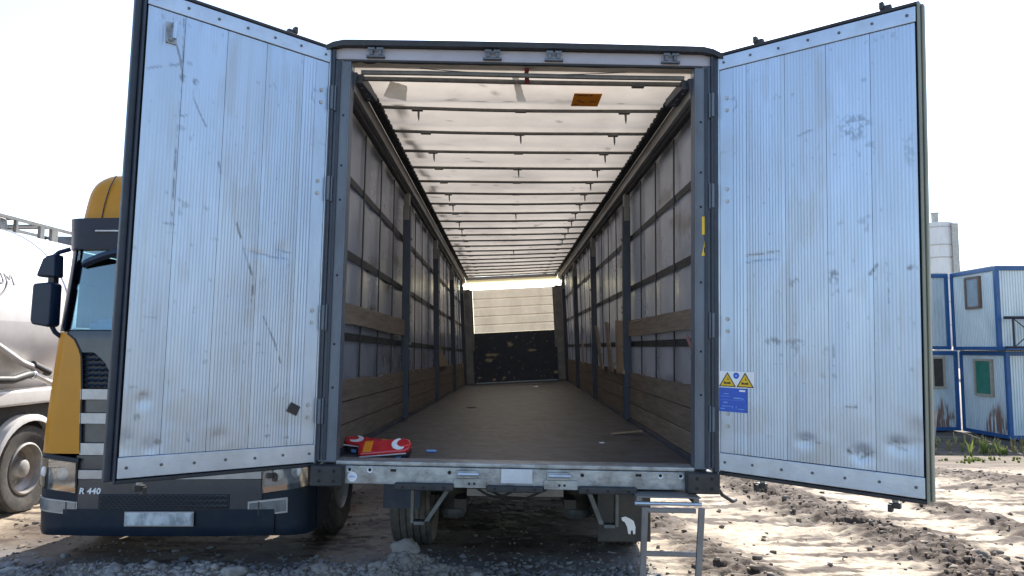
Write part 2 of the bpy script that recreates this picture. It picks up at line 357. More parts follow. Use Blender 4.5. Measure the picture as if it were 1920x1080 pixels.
rock('clod', -.86, 6.05, .085, 1.25, .8, .75, 'big crumbly grey lump of earth below the trailer tyre', 'earth lump', 'rubble', 21, amp=.9)
rock('clod', -.62, 6.02, .06, 1.5, .8, .6, 'smaller crumbly lump of earth beside the big lump', 'earth lump', 'rubble', 27, amp=.9)
rock('clod', 4.15, 6.75, .06, 1.3, 1, .8, 'dark mud lump on the wheel track at lower right', 'earth lump', 'clod', 33, amp=.5)

# ------------------------------------------------------------------ the semi-trailer (local: x across, y forward from its rear, z up)
def twist(V):
    """the parked body is racked: it leans right at the rear and left at the front"""
    t = V[:, 1] / 13.6; a = np.radians(-1.15 + 4.02 * t); x, z = V[:, 0], V[:, 2] - 2.51
    return np.stack([x * np.cos(a) - z * np.sin(a), V[:, 1], 2.51 + x * np.sin(a) + z * np.cos(a) - .076 * t], 1)
tr = empty('semi_trailer', (.048, 4.81, 0), 'open curtain-sided semi-trailer seen from behind with both rear doors swung back', 'trailer')
def T(mb, name, m, parent=tr, **k): return mb.build(name, m, parent, warp=twist, **k)

# rear frame
for s in (-1, 1):
    a, b = sorted((s * 1.150, s * 1.272))
    p = T(MB().box(a, b, 0, .11, 1.145, 3.80), 'corner_post', 'post', bevel=.006)
    c, d = sorted((s * 1.215, s * 1.235)); T(MB().box(c, d, -.012, .0, 1.16, 3.79), 'seal_strip', 'edge', p, bevel=.003)
    c, d = sorted((s * 1.150, s * 1.158)); T(MB().box(c, d, -.006, .0, 1.16, 3.78), 'post_lip', 'post', p)
    c, d = sorted((s * 1.252, s * 1.268)); T(MB().box(c, d, -.03, .0, 1.16, 3.86), 'hinge_channel', 'edge', p)
    c, d = sorted((s * 1.2725, s * 1.302)); T(MB().box(c, d, -.02, .05, 1.13, 3.86), 'hinge_seal', 'edge', p)
    for z in (3.53, 2.92, 2.07, 1.47):
        hb = MB(); c, d = sorted((s * 1.240, s * 1.252)); hb.box(c, d, -.022, -.002, z - .085, z + .085); hb.tube([(s * 1.262, -.033, z - .08), (s * 1.262, -.033, z + .08)], .010, 10)
        T(hb, 'hinge', 'post', p, bevel=.003)
    hm = MB()
    for z in (3.42, 3.08, 2.85, 2.35, 1.9, 1.62): hm.lathe([(0, -.002), (.008, -.002), (.008, .01)], (s * 1.19, 0, z), 'y', 10)
    T(hm, 'bolt_holes', 'hole', p)['kind'] = 'stuff'
hd = T(MB().box(-1.272, 1.272, .0, .12, 3.803, 3.885), 'header_beam', 'header', bevel=.006)
T(MB().box(-1.20, 1.20, -.004, .04, 3.790, 3.801), 'header_seal', 'rubber', hd)
for x in (-.985, -.205, .205, .985):
    k = MB().box(x - .062, x + .062, -.03, 0, 3.812, 3.826)
    for q in (-.04, .018): k.box(x + q, x + q + .022, -.034, 0, 3.826, 3.872).box(x + q - .012, x + q + .034, -.04, -.034, 3.858, 3.876)
    T(k, 'lock_keeper', 'post', hd, bevel=.003)
# roof edge cap with rounded shoulders
n = 40; pr = []
xs_ = np.linspace(-1.335, 1.335, n)
P = np.array([[(x, yy, 3.925 - .05 * max(0, (abs(x) - 1.18) / .155) ** 2 - .004 * x * x) for yy in (-.05, .02, .10)] for x in xs_])
T(MB().slab(P, (0, 0, -.038)), 'roof_cap', 'rubber', smooth=True)
# sill
sl = T(MB().box(-1.272, 1.272, .0, .14, 1.012, 1.128), 'rear_sill', 'galv', bevel=.006)
T(MB().box(-1.15, 1.15, -.004, .16, 1.131, 1.158), 'sill_edge', 'galv', sl, bevel=.005)
for s, a, b in ((-1, -1.292, -1.085), (1, 1.085, 1.292)):
    q = T(MB().box(a, b, -.085, -.002, 1.005, 1.135), 'corner_buffer', 'rubber', bevel=.012, seg=3)
    h = MB()
    for x in (a + .06, b - .055):
        for z in (1.04, 1.102): h.lathe([(0, -.0875), (.011, -.0875), (.011, -.07)], (x, 0, z), 'y', 12)
    T(h, 'bolt_holes', 'hole', q)['kind'] = 'stuff'
for a, b in ((-.765, -.393), (-.18, .18), (.405, .775)):
    q = T(MB().box(a, b, -.05, -.002, .985, 1.030 if abs(a + b) > .1 else 1.024), 'buffer_strip', 'rubber', bevel=.008)
    h = MB()
    for k in (.15, .5, .85): h.lathe([(0, -.052), (.009, -.052), (.009, -.04)], (a + (b - a) * k, 0, 1.007), 'y', 10)
    T(h, 'bolt_holes', 'hole', q)['kind'] = 'stuff'
for a, b in ((-.392, -.182), (.184, .403)):
    q = T(MB().box(a, b, -.012, -.001, 1.002, 1.062).box(a + .02, b - .06, -.03, -.0015, 1.0635, 1.112), 'lock_plate', 'galv', sl, bevel=.004)
    T(MB().tube([(a + .03, -.04, 1.092), (b - .05, -.04, 1.092)], .011, 10), 'lock_rod', 'rail', q)
    T(MB().lathe([(0, -.014), (.008, -.014), (.008, 0)], (a + .1, 0, 1.03), 'y', 10).lathe([(0, -.014), (.008, -.014), (.008, 0)], (a + .133, 0, 1.03), 'y', 10), 'bolt_holes', 'hole', q)['kind'] = 'stuff'
T(MB().box(-.090, .112, -.016, -.001, 1.035, 1.128), 'blank_plate', 'rail', sl, bevel=.003)
h = MB()
for x in (-1.06, -.93, .93, 1.06): h.lathe([(0, -.003), (.010, -.003), (.010, .01)], (x, 0, 1.102), 'y', 12)
for x in (-.78, .79): h.box(x - .018, x + .018, -.003, .01, 1.094, 1.110)
for x in (-.42, .43): h.lathe([(0, -.003), (.012, -.003), (.012, .01)], (x, 0, 1.095), 'y', 12)
T(h, 'sill_holes', 'hole', sl)['kind'] = 'stuff'
for x in (-1.06, -.93, .93, 1.06): T(MB().lathe([(.011, -.003), (.019, -.004), (.02, .01)], (x, 0, 1.102), 'y', 14), 'hole_rim', 'rail', sl)
st_ = T(MB().lathe([(0, -.003), (.031, -.003), (.031, .002)], (-1.042, 0, 1.057), 'y', 28), 'round_sticker', 'white', sl)
T(MB().box(-1.064, -1.02, -.0042, -.003, 1.053, 1.059).box(-1.055, -1.03, -.0042, -.003, 1.063, 1.066), 'sticker_print', 'bluelight', st_)

# floor panels
fl = T(MB().box(-1.2, 1.2, .17, 13.5, 1.06, 1.100, ny=12), 'floor_frame', 'chassis')
yb = np.linspace(.165, 13.48, 7)

for i in range(6):
    gx_ = np.linspace(-1.203, 1.203, 80); gy_ = np.linspace(yb[i] + .0015, yb[i + 1] - .0015, 36); A, B = np.meshgrid(gx_, gy_, indexing='ij')
    Z = 1.139 + .0015 * fbm(A * 6, B * 3, 3, 91); P = np.stack([A, B, Z], -1)
    dd = np.clip(sst(.60, .70, fbm(A * 5, B * 9, 4, 93)) * .8 + sst(.68, .76, fbm(A * 14, B * 16, 3, 95)), 0, 1)
    T(MB().slab(P, (0, 0, -.035), True), 'floor_panel', 'floor', fl, smooth=True, attrs={'dirt': np.concatenate([dd.ravel(), np.zeros(dd.size)])})
for s in (-1, 1):
    a, b = sorted((s * 1.205, s * 1.252)); T(MB().box(a, b, .12, 13.45, 1.10, 1.178, ny=16), 'side_raver', 'navy', bevel=.004)

# curtains with straps
for s in (-1, 1):
    nu, nv = 420, 60; Yc = np.linspace(.14, 13.5, nu); Zc = np.linspace(1.12, 3.66, nv); A, B = np.meshgrid(Yc, Zc, indexing='ij')
    wob = .007 * (fbm(A * 2.2, B * .6, 3, 101 + s) - .5) + .006 * np.sin(A * 2 * pi / .765 + s) + .008 * (fbm(A * 1.1, B * 1.6, 3, 111 + s) - .5)
    P = np.stack([s * (1.268 - wob), A, B], -1)
    scr = sst(.60, .70, fbm(A * 1.3 + B * 3.2, B * 5 - A * .7, 4, 121 + s)) * sst(.52, .62, fbm(A * .9, B * 1.3, 2, 131 + s)) * .75
    yel = np.zeros_like(A)
    y0, y1, z0, z1 = (.23, .50, 3.26, 3.45) if s < 0 else (.17, .42, 3.22, 3.50)
    inside = (A > y0) & (A < y1) & (B > z0) & (B < z1); yel[inside] = .25
    yel = yel * sst(.30, .5, fbm(A * 30, B * 12, 3, 141)) * 4 * .8
    c_ = T(MB().grid(P), 'curtain', 'curtain', smooth=True, attrs={'dirt': scr, 'yellow': np.clip(yel, 0, .9)})
    for y in np.concatenate([np.arange(.30, 3.0, .75), np.arange(3.55, 6.2, .72), np.arange(6.75, 9.3, .72), np.arange(9.9, 12.5, .72)]):
        a, b = sorted((s * 1.240, s * 1.248)); T(MB().box(a, b, y - .015, y + .015, 1.16, 3.60), 'strap', 'strap', c_)
    for z, hgt in ((3.115, .028), (2.565, .03), (1.962, .03)):
        a, b = sorted((s * 1.249, s * 1.255)); T(MB().box(a, b, .14, 13.45, z - hgt, z + hgt, ny=20), 'horizontal_strap', 'strap', c_)
    # pillars
    for y in (3.2, 6.4, 9.5, 12.55):
        a, b = sorted((s * 1.155, s * 1.238)); q = T(MB().box(a, b, y - .045, y + .045, 1.16, 3.46), 'pillar', 'navy', bevel=.005)
        a, b = sorted((s * 1.17, s * 1.232)); T(MB().box(a, b, y - .05, y + .03, 3.30, 3.60), 'pillar_head', 'postgrey', q, bevel=.006)
        a, b = sorted((s * 1.14, s * 1.154)); q2 = MB()
        for z in (1.9, 1.96, 2.3, 2.36, 2.8, 3.1): q2.box(a, b, y - .02, y + .02, z - .012, z + .012)
        T(q2, 'board_socket', 'postgrey', q)
    # top rails
    a, b = sorted((s * 1.148, s * 1.205)); rl = T(MB().box(a, b, .13, 13.5, 3.628, 3.735, ny=20), 'cant_rail', 'cantrail', bevel=.004)
    T(MB().tube([(s * 1.212, y, 3.615) for y in np.linspace(.08, 13.4, 24)], .028, 12), 'curtain_rail', 'rubber', rl, smooth=True)
    T(MB().lathe([(.012, .075), (.034, .075), (.036, .11)], (s * 1.205, 0, 3.615), 'y', 16), 'rail_mouth', 'postgrey', rl)
    a, b = sorted((s * 1.276, s * 1.290)); T(MB().box(a, b, .112, 13.5, 3.58, 3.84, ny=20), 'added_light_block', 'cantrail', rl)  # added panel that closes the sun leak between curtain top and tarp
    te = MB()
    a, b = sorted((s * 1.085, s * 1.143)); te.box(a, b, .5, 13.45, 3.728, 3.752, ny=20)
    for y in np.arange(.55, 13.4, .13): c, d = sorted((s * 1.066, s * 1.084)); te.box(c, d, y, y + .07, 3.722, 3.745)
    T(te, 'roof_carriage_track', 'rubber', rl)
    fn = (lambda s: (lambda a, b, t: (s * a, b, t)))(s)
    pl = T(MB().prism([(1.095, .0), (1.146, .0), (1.146, .42), (1.062, .42)], lambda a, b, t: (s * a, .13 + b * .9, t), 3.690, 3.755), 'corner_gusset', 'navy', rl, bevel=.004)
    hm = MB()
    for x, y in ((1.12, .22), (1.11, .34), (1.11, .44)): hm.lathe([(0, -.002), (.011, -.002), (.011, .01)], (s * x, y, 3.69), 'z', 10)
    T(hm, 'bolt_heads', 'galv', pl)
    T(MB().box(*sorted((s * 1.148, s * 1.232)), .02, .12, 3.742, 3.80), 'corner_block', 'rail', bevel=.01)
    T(MB().prism([(1.12, 3.74), (1.23, 3.74), (1.20, 3.60), (1.16, 3.58)], lambda a, b, t: (s * a, t, b), .06, .10), 'rail_bracket', 'navy', bevel=.003)

# planks between the pillars
bays = [(.125, 3.15), (3.25, 6.35), (6.45, 9.45), (9.55, 12.5)]
for s in (-1, 1):
    for bi, (y0, y1) in enumerate(bays):
        for k in range(3):
            z0 = 1.185 + k * .160; nseg = 24; yy = np.linspace(y0, y1, nseg); jag = .012 * (rng.random(nseg) - .5) * (1 if k == 2 else .25)
            if k == 2 and bi == 0 and s < 0: jag -= .02 * (np.abs(yy - 1.6) < .25)
            x0, x1 = s * (1.208 + .006 * rng.random()), s * 1.237
            P = np.stack([np.stack([np.full(nseg, x0), yy, np.full(nseg, z0 + .002)], -1), np.stack([np.full(nseg, x0), yy, z0 + .155 + jag], -1)], 1)
            T(MB().slab(P, (x1 - x0, 0, 0), s > 0), 'plank', 'wood2' if (k == 0 and s > 0 and bi == 0) else 'wood')
    yy = np.linspace(.12, 3.14, 24); P = np.stack([np.stack([np.full(24, s * 1.200), yy, 2.045 + .006 * np.sin(yy * 2) + .004 * rng.random(24)], -1), np.stack([np.full(24, s * 1.200), yy, 2.19 + .02 * (yy / 3.2) + .005 * rng.random(24)], -1)], 1)
    T(MB().slab(P, (s * .03, 0, 0), s > 0), 'upper_plank', 'wood2')

# bulkhead
bk = T(MB().box(-1.25, 1.25, 13.5, 13.56, 1.06, 2.378), 'bulkhead_frame', 'post')
nx, nz = 130, 70; A, B = np.meshgrid(np.linspace(-1.03, 1.03, nx), np.linspace(1.15, 2.375, nz), indexing='ij')
dd = np.zeros_like(A)
for cx, cz, rx, rz in ((-.60, 1.83, .22, .05), (-.66, 1.70, .14, .06), (-.12, 2.08, .10, .08), (.42, 1.90, .14, .035), (-.30, 1.25, .04, .05), (-.55, 1.22, .05, .04), (-.9, 1.28, .06, .04), (1.0, 1.33, .12, .05)):
    dd += np.exp(-((A - cx) / rx) ** 2 - ((B - cz) / rz) ** 2) * 1.5
dd = sst(.52, .72, dd * .40 + fbm(A * 18, B * 18, 3, 151) * .50) + .6 * sst(.80, .84, fbm(A * 20, B * 20, 2, 157))
T(MB().grid(np.stack([A, np.full_like(A, 13.495), B], -1)), 'bulkhead_lower_panel', 'bulk', bk, attrs={'dirt': np.clip(dd, 0, 1)})
prof = []; zz = 2.38
for k in range(5):
    h_ = .21; prof += [(13.488, zz), (13.488, zz + h_ - .05), (13.465, zz + h_ - .035), (13.465, zz + h_ - .01), (13.488, zz + h_)]; zz += h_ + .004
P = np.array([[(x, y, z) for y, z in prof] for x in np.linspace(-.985, 1.0, 12)])
T(MB().grid(P), 'bulkhead_upper_panel', 'cream', bk)
for s in (-1, 1):
    a, b = sorted((s * 1.045, s * 1.24)); T(MB().box(a, b, 13.36, 13.49, 1.15, 3.46), 'bulkhead_post', 'postgrey', bk, bevel=.008)
    a, b = sorted((s * .99, s * 1.05)); T(MB().box(a, b, 13.42, 13.47, 1.95, 3.44), 'bulkhead_channel', 'postgrey', bk, bevel=.006)
T(MB().box(-1.0, 1.0, 13.44, 13.47, 1.141, 1.158), 'bulkhead_floor_strip', 'rail', bk)
T(MB().box(-1.14, 1.14, 13.462, 13.56, 3.705, 3.775), 'bulkhead_header', 'header', bk)

# roof
nu, nv = 60, 420; A, B = np.meshgrid(np.linspace(-1.272, 1.272, nu), np.linspace(.015, 13.50, nv), indexing='ij')
ph = ((B - .77) / .605) % 1.0; sag = .016 * np.sin(pi * ph) * (B > .77)
front = np.clip((B - .16) / .6, 0, 1); droop = np.where(B < .77, -.05 * np.sin(pi * np.clip(front, 0, 1)) * (.8 + .4 * fbm(A * 2, B * 3, 2, 161)), 0)
Zr = 3.785 - sag + droop + .010 * (fbm(A * 4, B * 5, 4, 163) - .5) + .02 * np.exp(-((A + 1.0) / .12) ** 2) * (fbm(A * 5, B * 6, 2, 165) - .5)
edge = np.exp(-((A + .98 + .03 * np.sin(B * 5)) / .035) ** 2) * sst(.42, .7, vnoise(B * 5.2, B * 0, 171)) * .9 * (B > .8)
row = np.exp(-((B - .66 - .03 * (vnoise(A * 6, A * 0, 3) - .5)) / .028) ** 2) * sst(.50, .62, fbm(A * 22, B * 30, 3, 173)) * sst(-.75, -.3, A) * (1 - sst(.3, .5, A)) * .8
spots = .5 * sst(.76, .82, fbm(A * 6, B * 6, 3, 175))
grime = .16 * sst(.45, .75, fbm(A * 2.2, B * .9, 4, 177)) + .25 * sst(.8, 1.08, np.abs(A))
T(MB().grid(np.stack([A, B, Zr], -1)), 'roof_tarp', 'tarp', smooth=True, attrs={'dirt': np.clip(edge + row + spots + grime, 0, .9)})
# translucent front strip under the roof, open to the daylight
T(MB().box(-1.14, 1.14, 13.48, 13.488, 3.470, 3.703), 'skylight_strip', 'skylight')
bow_y = [.05, .17] + [.77 + .605 * i for i in range(21)]
for i, y in enumerate(bow_y):
    z = 3.735 if i < 2 else 3.742; x1 = 1.09 if i < 2 else 1.11
    mb = MB(); r_ = .017 if i < 2 else .0135
    q = T(MB().tube([(x, y + .006 * sin(x * 3 + i), z - .010 * cos(x * 1.4) * (i >= 2)) for x in np.linspace(-x1, x1, 12)], r_, 8), 'roof_bow', 'bow', smooth=True)
    if i == 0: continue
    for x in (-.80, 0., .80):
        if i > 1 or x > 0: T(MB().box(x - .042, x + .042, y - .02, y + .02, z - .024, z - .004), 'bow_clip', 'bow', q)
        if i > 1 and ((x > 0 and i < 14) or (x < 0 and i in (2, 4, 7, 8, 10, 11)) or (x == 0 and i in (3, 5, 9, 15))):
            T(MB().tube([(x + .01, y, z - .02), (x + .012, y, z - .075), (x + .014, y + .004, z - .10)], [.010, .008, .003], 6), 'bow_hook', 'bow', q)
T(MB().tube([(x, .06, 3.775 - .028 * (1 - (x / .7) ** 2)) for x in np.linspace(-.7, .7, 14)], .003, 5), 'tir_cord', 'strap')
# sticker under the tarp
ob = T(MB().prism([(.375, .33), (.575, .33), (.572, .60), (.372, .60)], lambda a, b, t: (a, b, t), 3.716, 3.719), 'orange_sticker', 'orange')
pm_ = MB()
for x0, x1, y0, y1 in ((.40, .48, .36, .375), (.49, .51, .355, .375), (.405, .435, .47, .482), (.43, .465, .50, .512), (.50, .545, .49, .503), (.39, .42, .55, .56), (.378, .395, .345, .355)): pm_.box(x0, x1, y0, y1, 3.7145, 3.7158)
T(pm_, 'sticker_print', 'ink', ob)['kind'] = 'stuff'
# stickers on the right post
T(MB().box(1.196, 1.232, -.004, -.001, 2.665, 2.785), 'yellow_sticker', 'yellow')
q = T(MB().prism([(1.194, 2.525), (1.233, 2.525), (1.215, 2.625)], lambda a, b, t: (a, t, b), -.004, -.001), 'warning_triangle', 'yellow')
T(MB().box(1.209, 1.219, -.0055, -.0042, 2.545, 2.58), 'triangle_print', 'ink', q)

# rear doors: ribbed planks, rails, bolts, seals
def door(side, hinge, e, marks, dents, blots, width, edge_m):
    e = np.array(e); nrm = np.array([-e[1], e[0]]) * (-1 if side > 0 else 1)   # towards the load space / camera
    if nrm[1] > 0: nrm = -nrm
    h = np.array(hinge)
    def D(S, dpt, Z): return np.stack([h[0] + e[0] * S + nrm[0] * dpt, h[1] + e[1] * S + nrm[1] * dpt, Z + 0 * S], -1)
    f = lambda a, b, t: tuple(D(np.array(a), np.array(t), np.array(b)).tolist())
    body = T(MB().prism([(.004, 1.14), (width, 1.14), (width, 3.865), (.004, 3.865)], f, -.056, -.044), 'door', 'edge')
    seams = [.018, .2, .45, .7, .95, width - .012]
    for i in range(5):
        s0, s1 = seams[i] + .0012, seams[i + 1] - .0012; flat = .085 if i == 0 else .012
        S = [s0]; dp = [0]
        x = s0 + flat if i == 0 else s0 + .012
        S += [x]; dp += [.0]
        nr = int((s1 - .012 - x) / .0185); pit = (s1 - .012 - x) / nr
        for k in range(nr):
            b = x + k * pit; S += [b + .30 * pit, b + .45 * pit, b + .80 * pit, b + .95 * pit]; dp += [0, .0011, .0011, 0]
        S += [s1]; dp += [0]; S = np.array(S); dp = np.array(dp); Zs = np.linspace(1.262, 3.765, 250)
        A, B = np.meshgrid(S, Zs, indexing='ij'); dep = np.repeat(dp[:, None], len(Zs), 1) + .0035 * (fbm(A * 2.2, B * 1.3, 3, 201 + side) - .5)
        for (cx, cz, rx, rz, amt) in dents:
            n_ = .6 + .8 * fbm(A * 14, B * 14, 3, 211); dep -= .27 * amt * np.exp(-(((A - cx) / rx / .8) ** 2 + ((B - cz) / rz / .8) ** 2) ** 1.3) * n_
        dirt = np.zeros_like(A)
        jx = .010 * (fbm(A * 30, B * 30, 2, 221) - .5)
        for pts, w, al in marks:
            for (a0, b0), (a1, b1) in zip(pts[:-1], pts[1:]):
                dx, dz = a1 - a0, b1 - b0; L2 = dx * dx + dz * dz; t = np.clip(((A - a0) * dx + (B - b0) * dz) / L2, 0, 1)
                dist = np.hypot(A + jx - a0 - t * dx, B + jx - b0 - t * dz)
                dirt = np.maximum(dirt, al * (1 - sst(w * .5, w * 1.5, dist)) * sst(.25, .55, fbm(A * 25, B * 18, 3, 231)))
        for cx, cz, rx, rz, al in blots:
            dist = ((A - cx) / rx) ** 2 + ((B - cz) / rz) ** 2
            dirt = np.maximum(dirt, al * .75 * (1 - sst(.35, 1.5, dist)) * sst(.42, .58, fbm(A * 45, B * 45, 3, 241, .65)))
        grime_ = .35 * (1 - sst(1.25, 2.1, B + .5 * (fbm(A * 3, B * 3, 3, 251) - .5))) * sst(.35, .7, fbm(A * 5, B * 6, 4, 253)) + .22 * sst(.66, .76, fbm(A * 9, B * 2.2, 4, 255))
        grime_ = grime_ + .30 * sst(.60, .74, fbm(A * 34, B * .9, 3, 259)) * sst(.4, .6, fbm(A * 3, B * 1.5, 2, 261)); grime_ = grime_ + (.0, .10, .22, .05, .16)[i]
        dirt = np.clip(dirt * .95 + .25 * sst(.78, .84, fbm(A * 26, B * 18, 3, 257)), 0, 1)
        V = D(A, dep, B).reshape(-1, 3)
        V = twist(V); pk = raw('door_plank', V, gridF(len(S), len(Zs), side > 0), 'door', body, attrs={'dirt': dirt, 'grime': np.clip(grime_, 0, .8)})
    for z0, z1, nm in ((3.768, 3.858, 'top_rail'), (1.146, 1.259, 'bottom_rail')):
        q = T(MB().prism([(.012, z0), (width - .006, z0), (width - .006, z1), (.012, z1)], f, -.005, .010), nm, 'rail', body, bevel=.004)
        for k in range(7):
            a = .05 + (width - .1) * k / 6; zc = (z0 + z1) / 2 + .004 * (k % 2)
            c = D(np.array(a), np.array(.011), np.array(zc)); T(MB().tube([c - np.append(nrm, 0) * .004, c + np.append(nrm, 0) * .003], .0085, 10), 'rivet', 'rivet', body)
    for z in (3.57, 3.487, 2.96, 2.88, 2.112, 2.034, 1.508, 1.43):
        c = D(np.array(.066), np.array(0.), np.array(z)); T(MB().tube([c, c + np.append(nrm, 0) * .006], .0125, 12), 'hinge_bolt', 'bolt', body)
    # seals round the leaf
    T(MB().prism([(.004, 1.141), (.017, 1.141), (.017, 3.864), (.004, 3.864)], f, -.043, .006), 'hinge_stile', 'rail', body, bevel=.003)
    T(MB().prism([(width, 1.12), (width + .012, 1.12), (width + .012, 3.88), (width, 3.88)], f, -.057, .012), 'edge_profile', edge_m, body, bevel=.004)
    T(MB().prism([(width + .0125, 1.13), (width + (.028 if side > 0 else .05), 1.13), (width + (.028 if side > 0 else .05), 3.875), (width + .0125, 3.875)], f, -.06, -.02), 'edge_seal', edge_m if side > 0 else 'edge', body, bevel=.006)
    T(MB().prism([(.004, 3.8655), (width + .012, 3.8655), (width + .012, 3.886), (.004, 3.886)], f, -.06, .006), 'top_seal', 'rubber', body, bevel=.005)
    T(MB().prism([(.004, 1.118), (width - .001, 1.118), (width - .001, 1.1395), (.004, 1.1395)], f, -.06, .006), 'bottom_seal', 'rubber', body, bevel=.005)
    # locking bars on the far face, with cams above and below
    for a in (.255, 1.02):
        T(MB().tube([f(a, 1.06, -.085), f(a, 3.93, -.085)], .016, 10), 'lock_bar', 'galv', body, smooth=True)
        for z, dz in ((3.925, 1), (1.075, -1)):
            cm = MB().obox(f(a, z, -.08), np.append(e, 0) * .03, np.append(nrm, 0) * .018, (0, 0, .016)); cm.obox(f(a - .02, z + dz * .015, -.07), np.append(e, 0) * .012, np.append(nrm, 0) * .02, (0, 0, .022))
            T(cm, 'lock_cam', 'black', body, bevel=.004)
    return body, D, f, nrm, e

lm = [([(.959, 3.76), (.955, 3.567), (.953, 3.393), (.961, 2.92), (.963, 2.5)], .0045, .85), ([(1.142, 3.401), (1.06, 3.44), (.964, 3.478)], .006, .55),
      ([(.885, 3.412), (.880, 3.30), (.857, 3.25), (.8, 3.15)], .005, .55), ([(1.0, 3.60), (.965, 3.50), (.955, 3.45)], .006, .7), ([(.98, 3.17), (.917, 3.19)], .004, .6),
      ([(.715, 2.954), (.702, 2.893)], .008, .6), ([(.587, 2.604), (.548, 2.495), (.509, 2.386), (.471, 2.292), (.469, 2.129)], .0075, .9),
      ([(.523, 2.45), (.34, 2.43)], .006, .45), ([(.33, 2.48), (.23, 2.466)], .005, .5), ([(.33, 2.43), (.235, 2.42)], .005, .5), ([(.391, 2.052), (.314, 1.907), (.266, 1.776)], .0055, .7),
      ([(.26, 1.335), (.23, 1.31), (.19, 1.318)], .005, .6), ([(1.0, 2.55), (.94, 2.55)], .003, .6), ([(1.0, 2.50), (.94, 2.50)], .003, .6), ([(1.08, 2.02), (.98, 2.02)], .003, .5), ([(.30, 1.6), (.27, 1.64)], .004, .5)]
lb = [(.95, 3.40, .022, .02, .9), (.875, 3.40, .018, .02, .7), (1.10, 1.63, .03, .01, .6), (1.08, 1.47, .02, .02, .6), (.965, 1.33, .02, .015, .7), (.80, 1.33, .02, .012, .6), (.62, 1.36, .04, .012, .5), (.33, 1.33, .02, .01, .7), (1.055, 1.59, .02, .018, .7)]
ld = [(1.045, 1.56, .045, .05, .022), (.62, 1.335, .06, .06, .018), (1.0, 1.31, .06, .06, .016), (1.13, 1.33, .05, .08, .02), (.29, 2.47, .06, .07, .016), (.45, 2.44, .08, .03, .010), (.6, 2.0, .3, .4, .008), (.47, 2.1, .06, .3, .006)]
dl = door(-1, (-1.279, -.01), (-.728, -.685), lm, ld, lb, 1.168, 'edge')
rm = [([(.536, 3.234), (.611, 3.253)], .006, .5), ([(.201, 2.515), (.408, 2.528)], .006, .6), ([(.201, 2.472), (.408, 2.482)], .005, .5), ([(.731, 1.6), (.849, 1.603)], .004, .55),
      ([(.727, 2.0), (.727, 1.89)], .006, .6), ([(.93, 2.36), (.97, 2.41)], .008, .7), ([(1.02, 2.45), (1.03, 2.2)], .003, .5), ([(.74, 3.08), (.83, 3.06)], .004, .4), ([(.27, 2.2), (.33, 2.2)], .003, .5), ([(.30, 2.84), (.36, 2.85)], .003, .5),
      ([(.52, 1.40), (.64, 1.38)], .005, .6), ([(.80, 1.36), (.86, 1.32), (.93, 1.36)], .008, .7), ([(1.02, 1.42), (1.1, 1.39)], .006, .6)]
rb = [(.86, 3.23, .09, .08, .6), (.496, 2.333, .035, .035, .75), (.734, 2.351, .03, .045, .8), (1.141, 2.384, .02, .015, .8), (.367, 1.972, .05, .025, .75), (.50, 1.967, .06, .022, .75), (.495, 1.93, .03, .05, .5), (.68, 1.92, .02, .03, .4), (1.15, 3.05, .03, .1, .35), (.88, 1.345, .05, .02, .8), (.08, 2.36, .02, .02, .6), (.79, 2.27, .05, .015, .5), (1.06, 1.425, .05, .012, .6)]
rd = [(.56, 1.385, .07, .045, .022), (.875, 1.345, .07, .06, .028), (1.065, 1.41, .07, .055, .03), (1.16, 1.46, .07, .11, .03), (.66, 1.76, .02, .02, .008), (.30, 2.50, .14, .03, .008)]
dr = door(1, (1.298, -.01), (.743, -.668), rm, rd, rb, 1.20, 'edge_pale')
# door furniture
bodyL, DL, fL, nL, eL = dl; bodyR, DR, fR, nR, eR = dr
q = T(MB().prism([(.995, 3.58), (1.055, 3.58), (1.06, 3.70), (1.0, 3.71)], fL, .004, .010), 'catch_plate', 'galv', bodyL, bevel=.003)
T(MB().tube([fL(1.02, 3.69, .012), fL(1.022, 3.69, .05), fL(1.024, 3.60, .055), fL(1.03, 3.60, .012)], .013, 8), 'catch_hook', 'rail', bodyL, smooth=True)
T(MB().prism([(.115, 1.49), (.165, 1.52), (.155, 1.455), (.175, 1.43), (.205, 1.46), (.195, 1.50), (.21, 1.515), (.16, 1.545), (.12, 1.525)][::-1] if 0 else [(.125, 1.50), (.185, 1.53), (.212, 1.475), (.15, 1.445)], fL, .005, .012), 'tape_patch', 'black', bodyL)
# warning stickers
ws = T(MB().prism([(.012, 1.675), (.248, 1.675), (.248, 1.778), (.012, 1.778)], fR, .0048, .0062), 'white_sticker', 'white', bodyR)
for cx in (.068, .187):
    T(MB().prism([(cx - .058, 1.680), (cx + .058, 1.680), (cx, 1.774)], fR, .0063, .0072), 'triangle_border', 'ink', bodyR)
    T(MB().prism([(cx - .047, 1.686), (cx + .047, 1.686), (cx, 1.762)], fR, .0073, .0080), 'triangle_face', 'yellow', bodyR)
    T(MB().prism([(cx - .024, 1.698), (cx + .024, 1.698), (cx + .018, 1.712), (cx - .004, 1.706), (cx - .022, 1.714)], fR, .0081, .0086).prism([(cx + .004, 1.722), (cx + .012, 1.728), (cx - .002, 1.738)], fR, .0081, .0086), 'triangle_print', 'ink', bodyR)
T(MB().prism([(.1275 + .02 * cos(t), 1.752 + .02 * sin(t)) for t in np.linspace(0, 2 * pi, 20)[:-1]], fR, .0064, .0072), 'round_mark', 'blue', bodyR)
T(MB().prism([(.120, 1.745), (.135, 1.745), (.135, 1.757), (.120, 1.757)], fR, .0073, .0078), 'round_mark_print', 'bluelight', bodyR)
T(MB().prism([(.010, 1.522), (.197, 1.522), (.197, 1.672), (.010, 1.672)], fR, .0048, .0062), 'blue_sticker', 'blue', bodyR)
lp = MB()
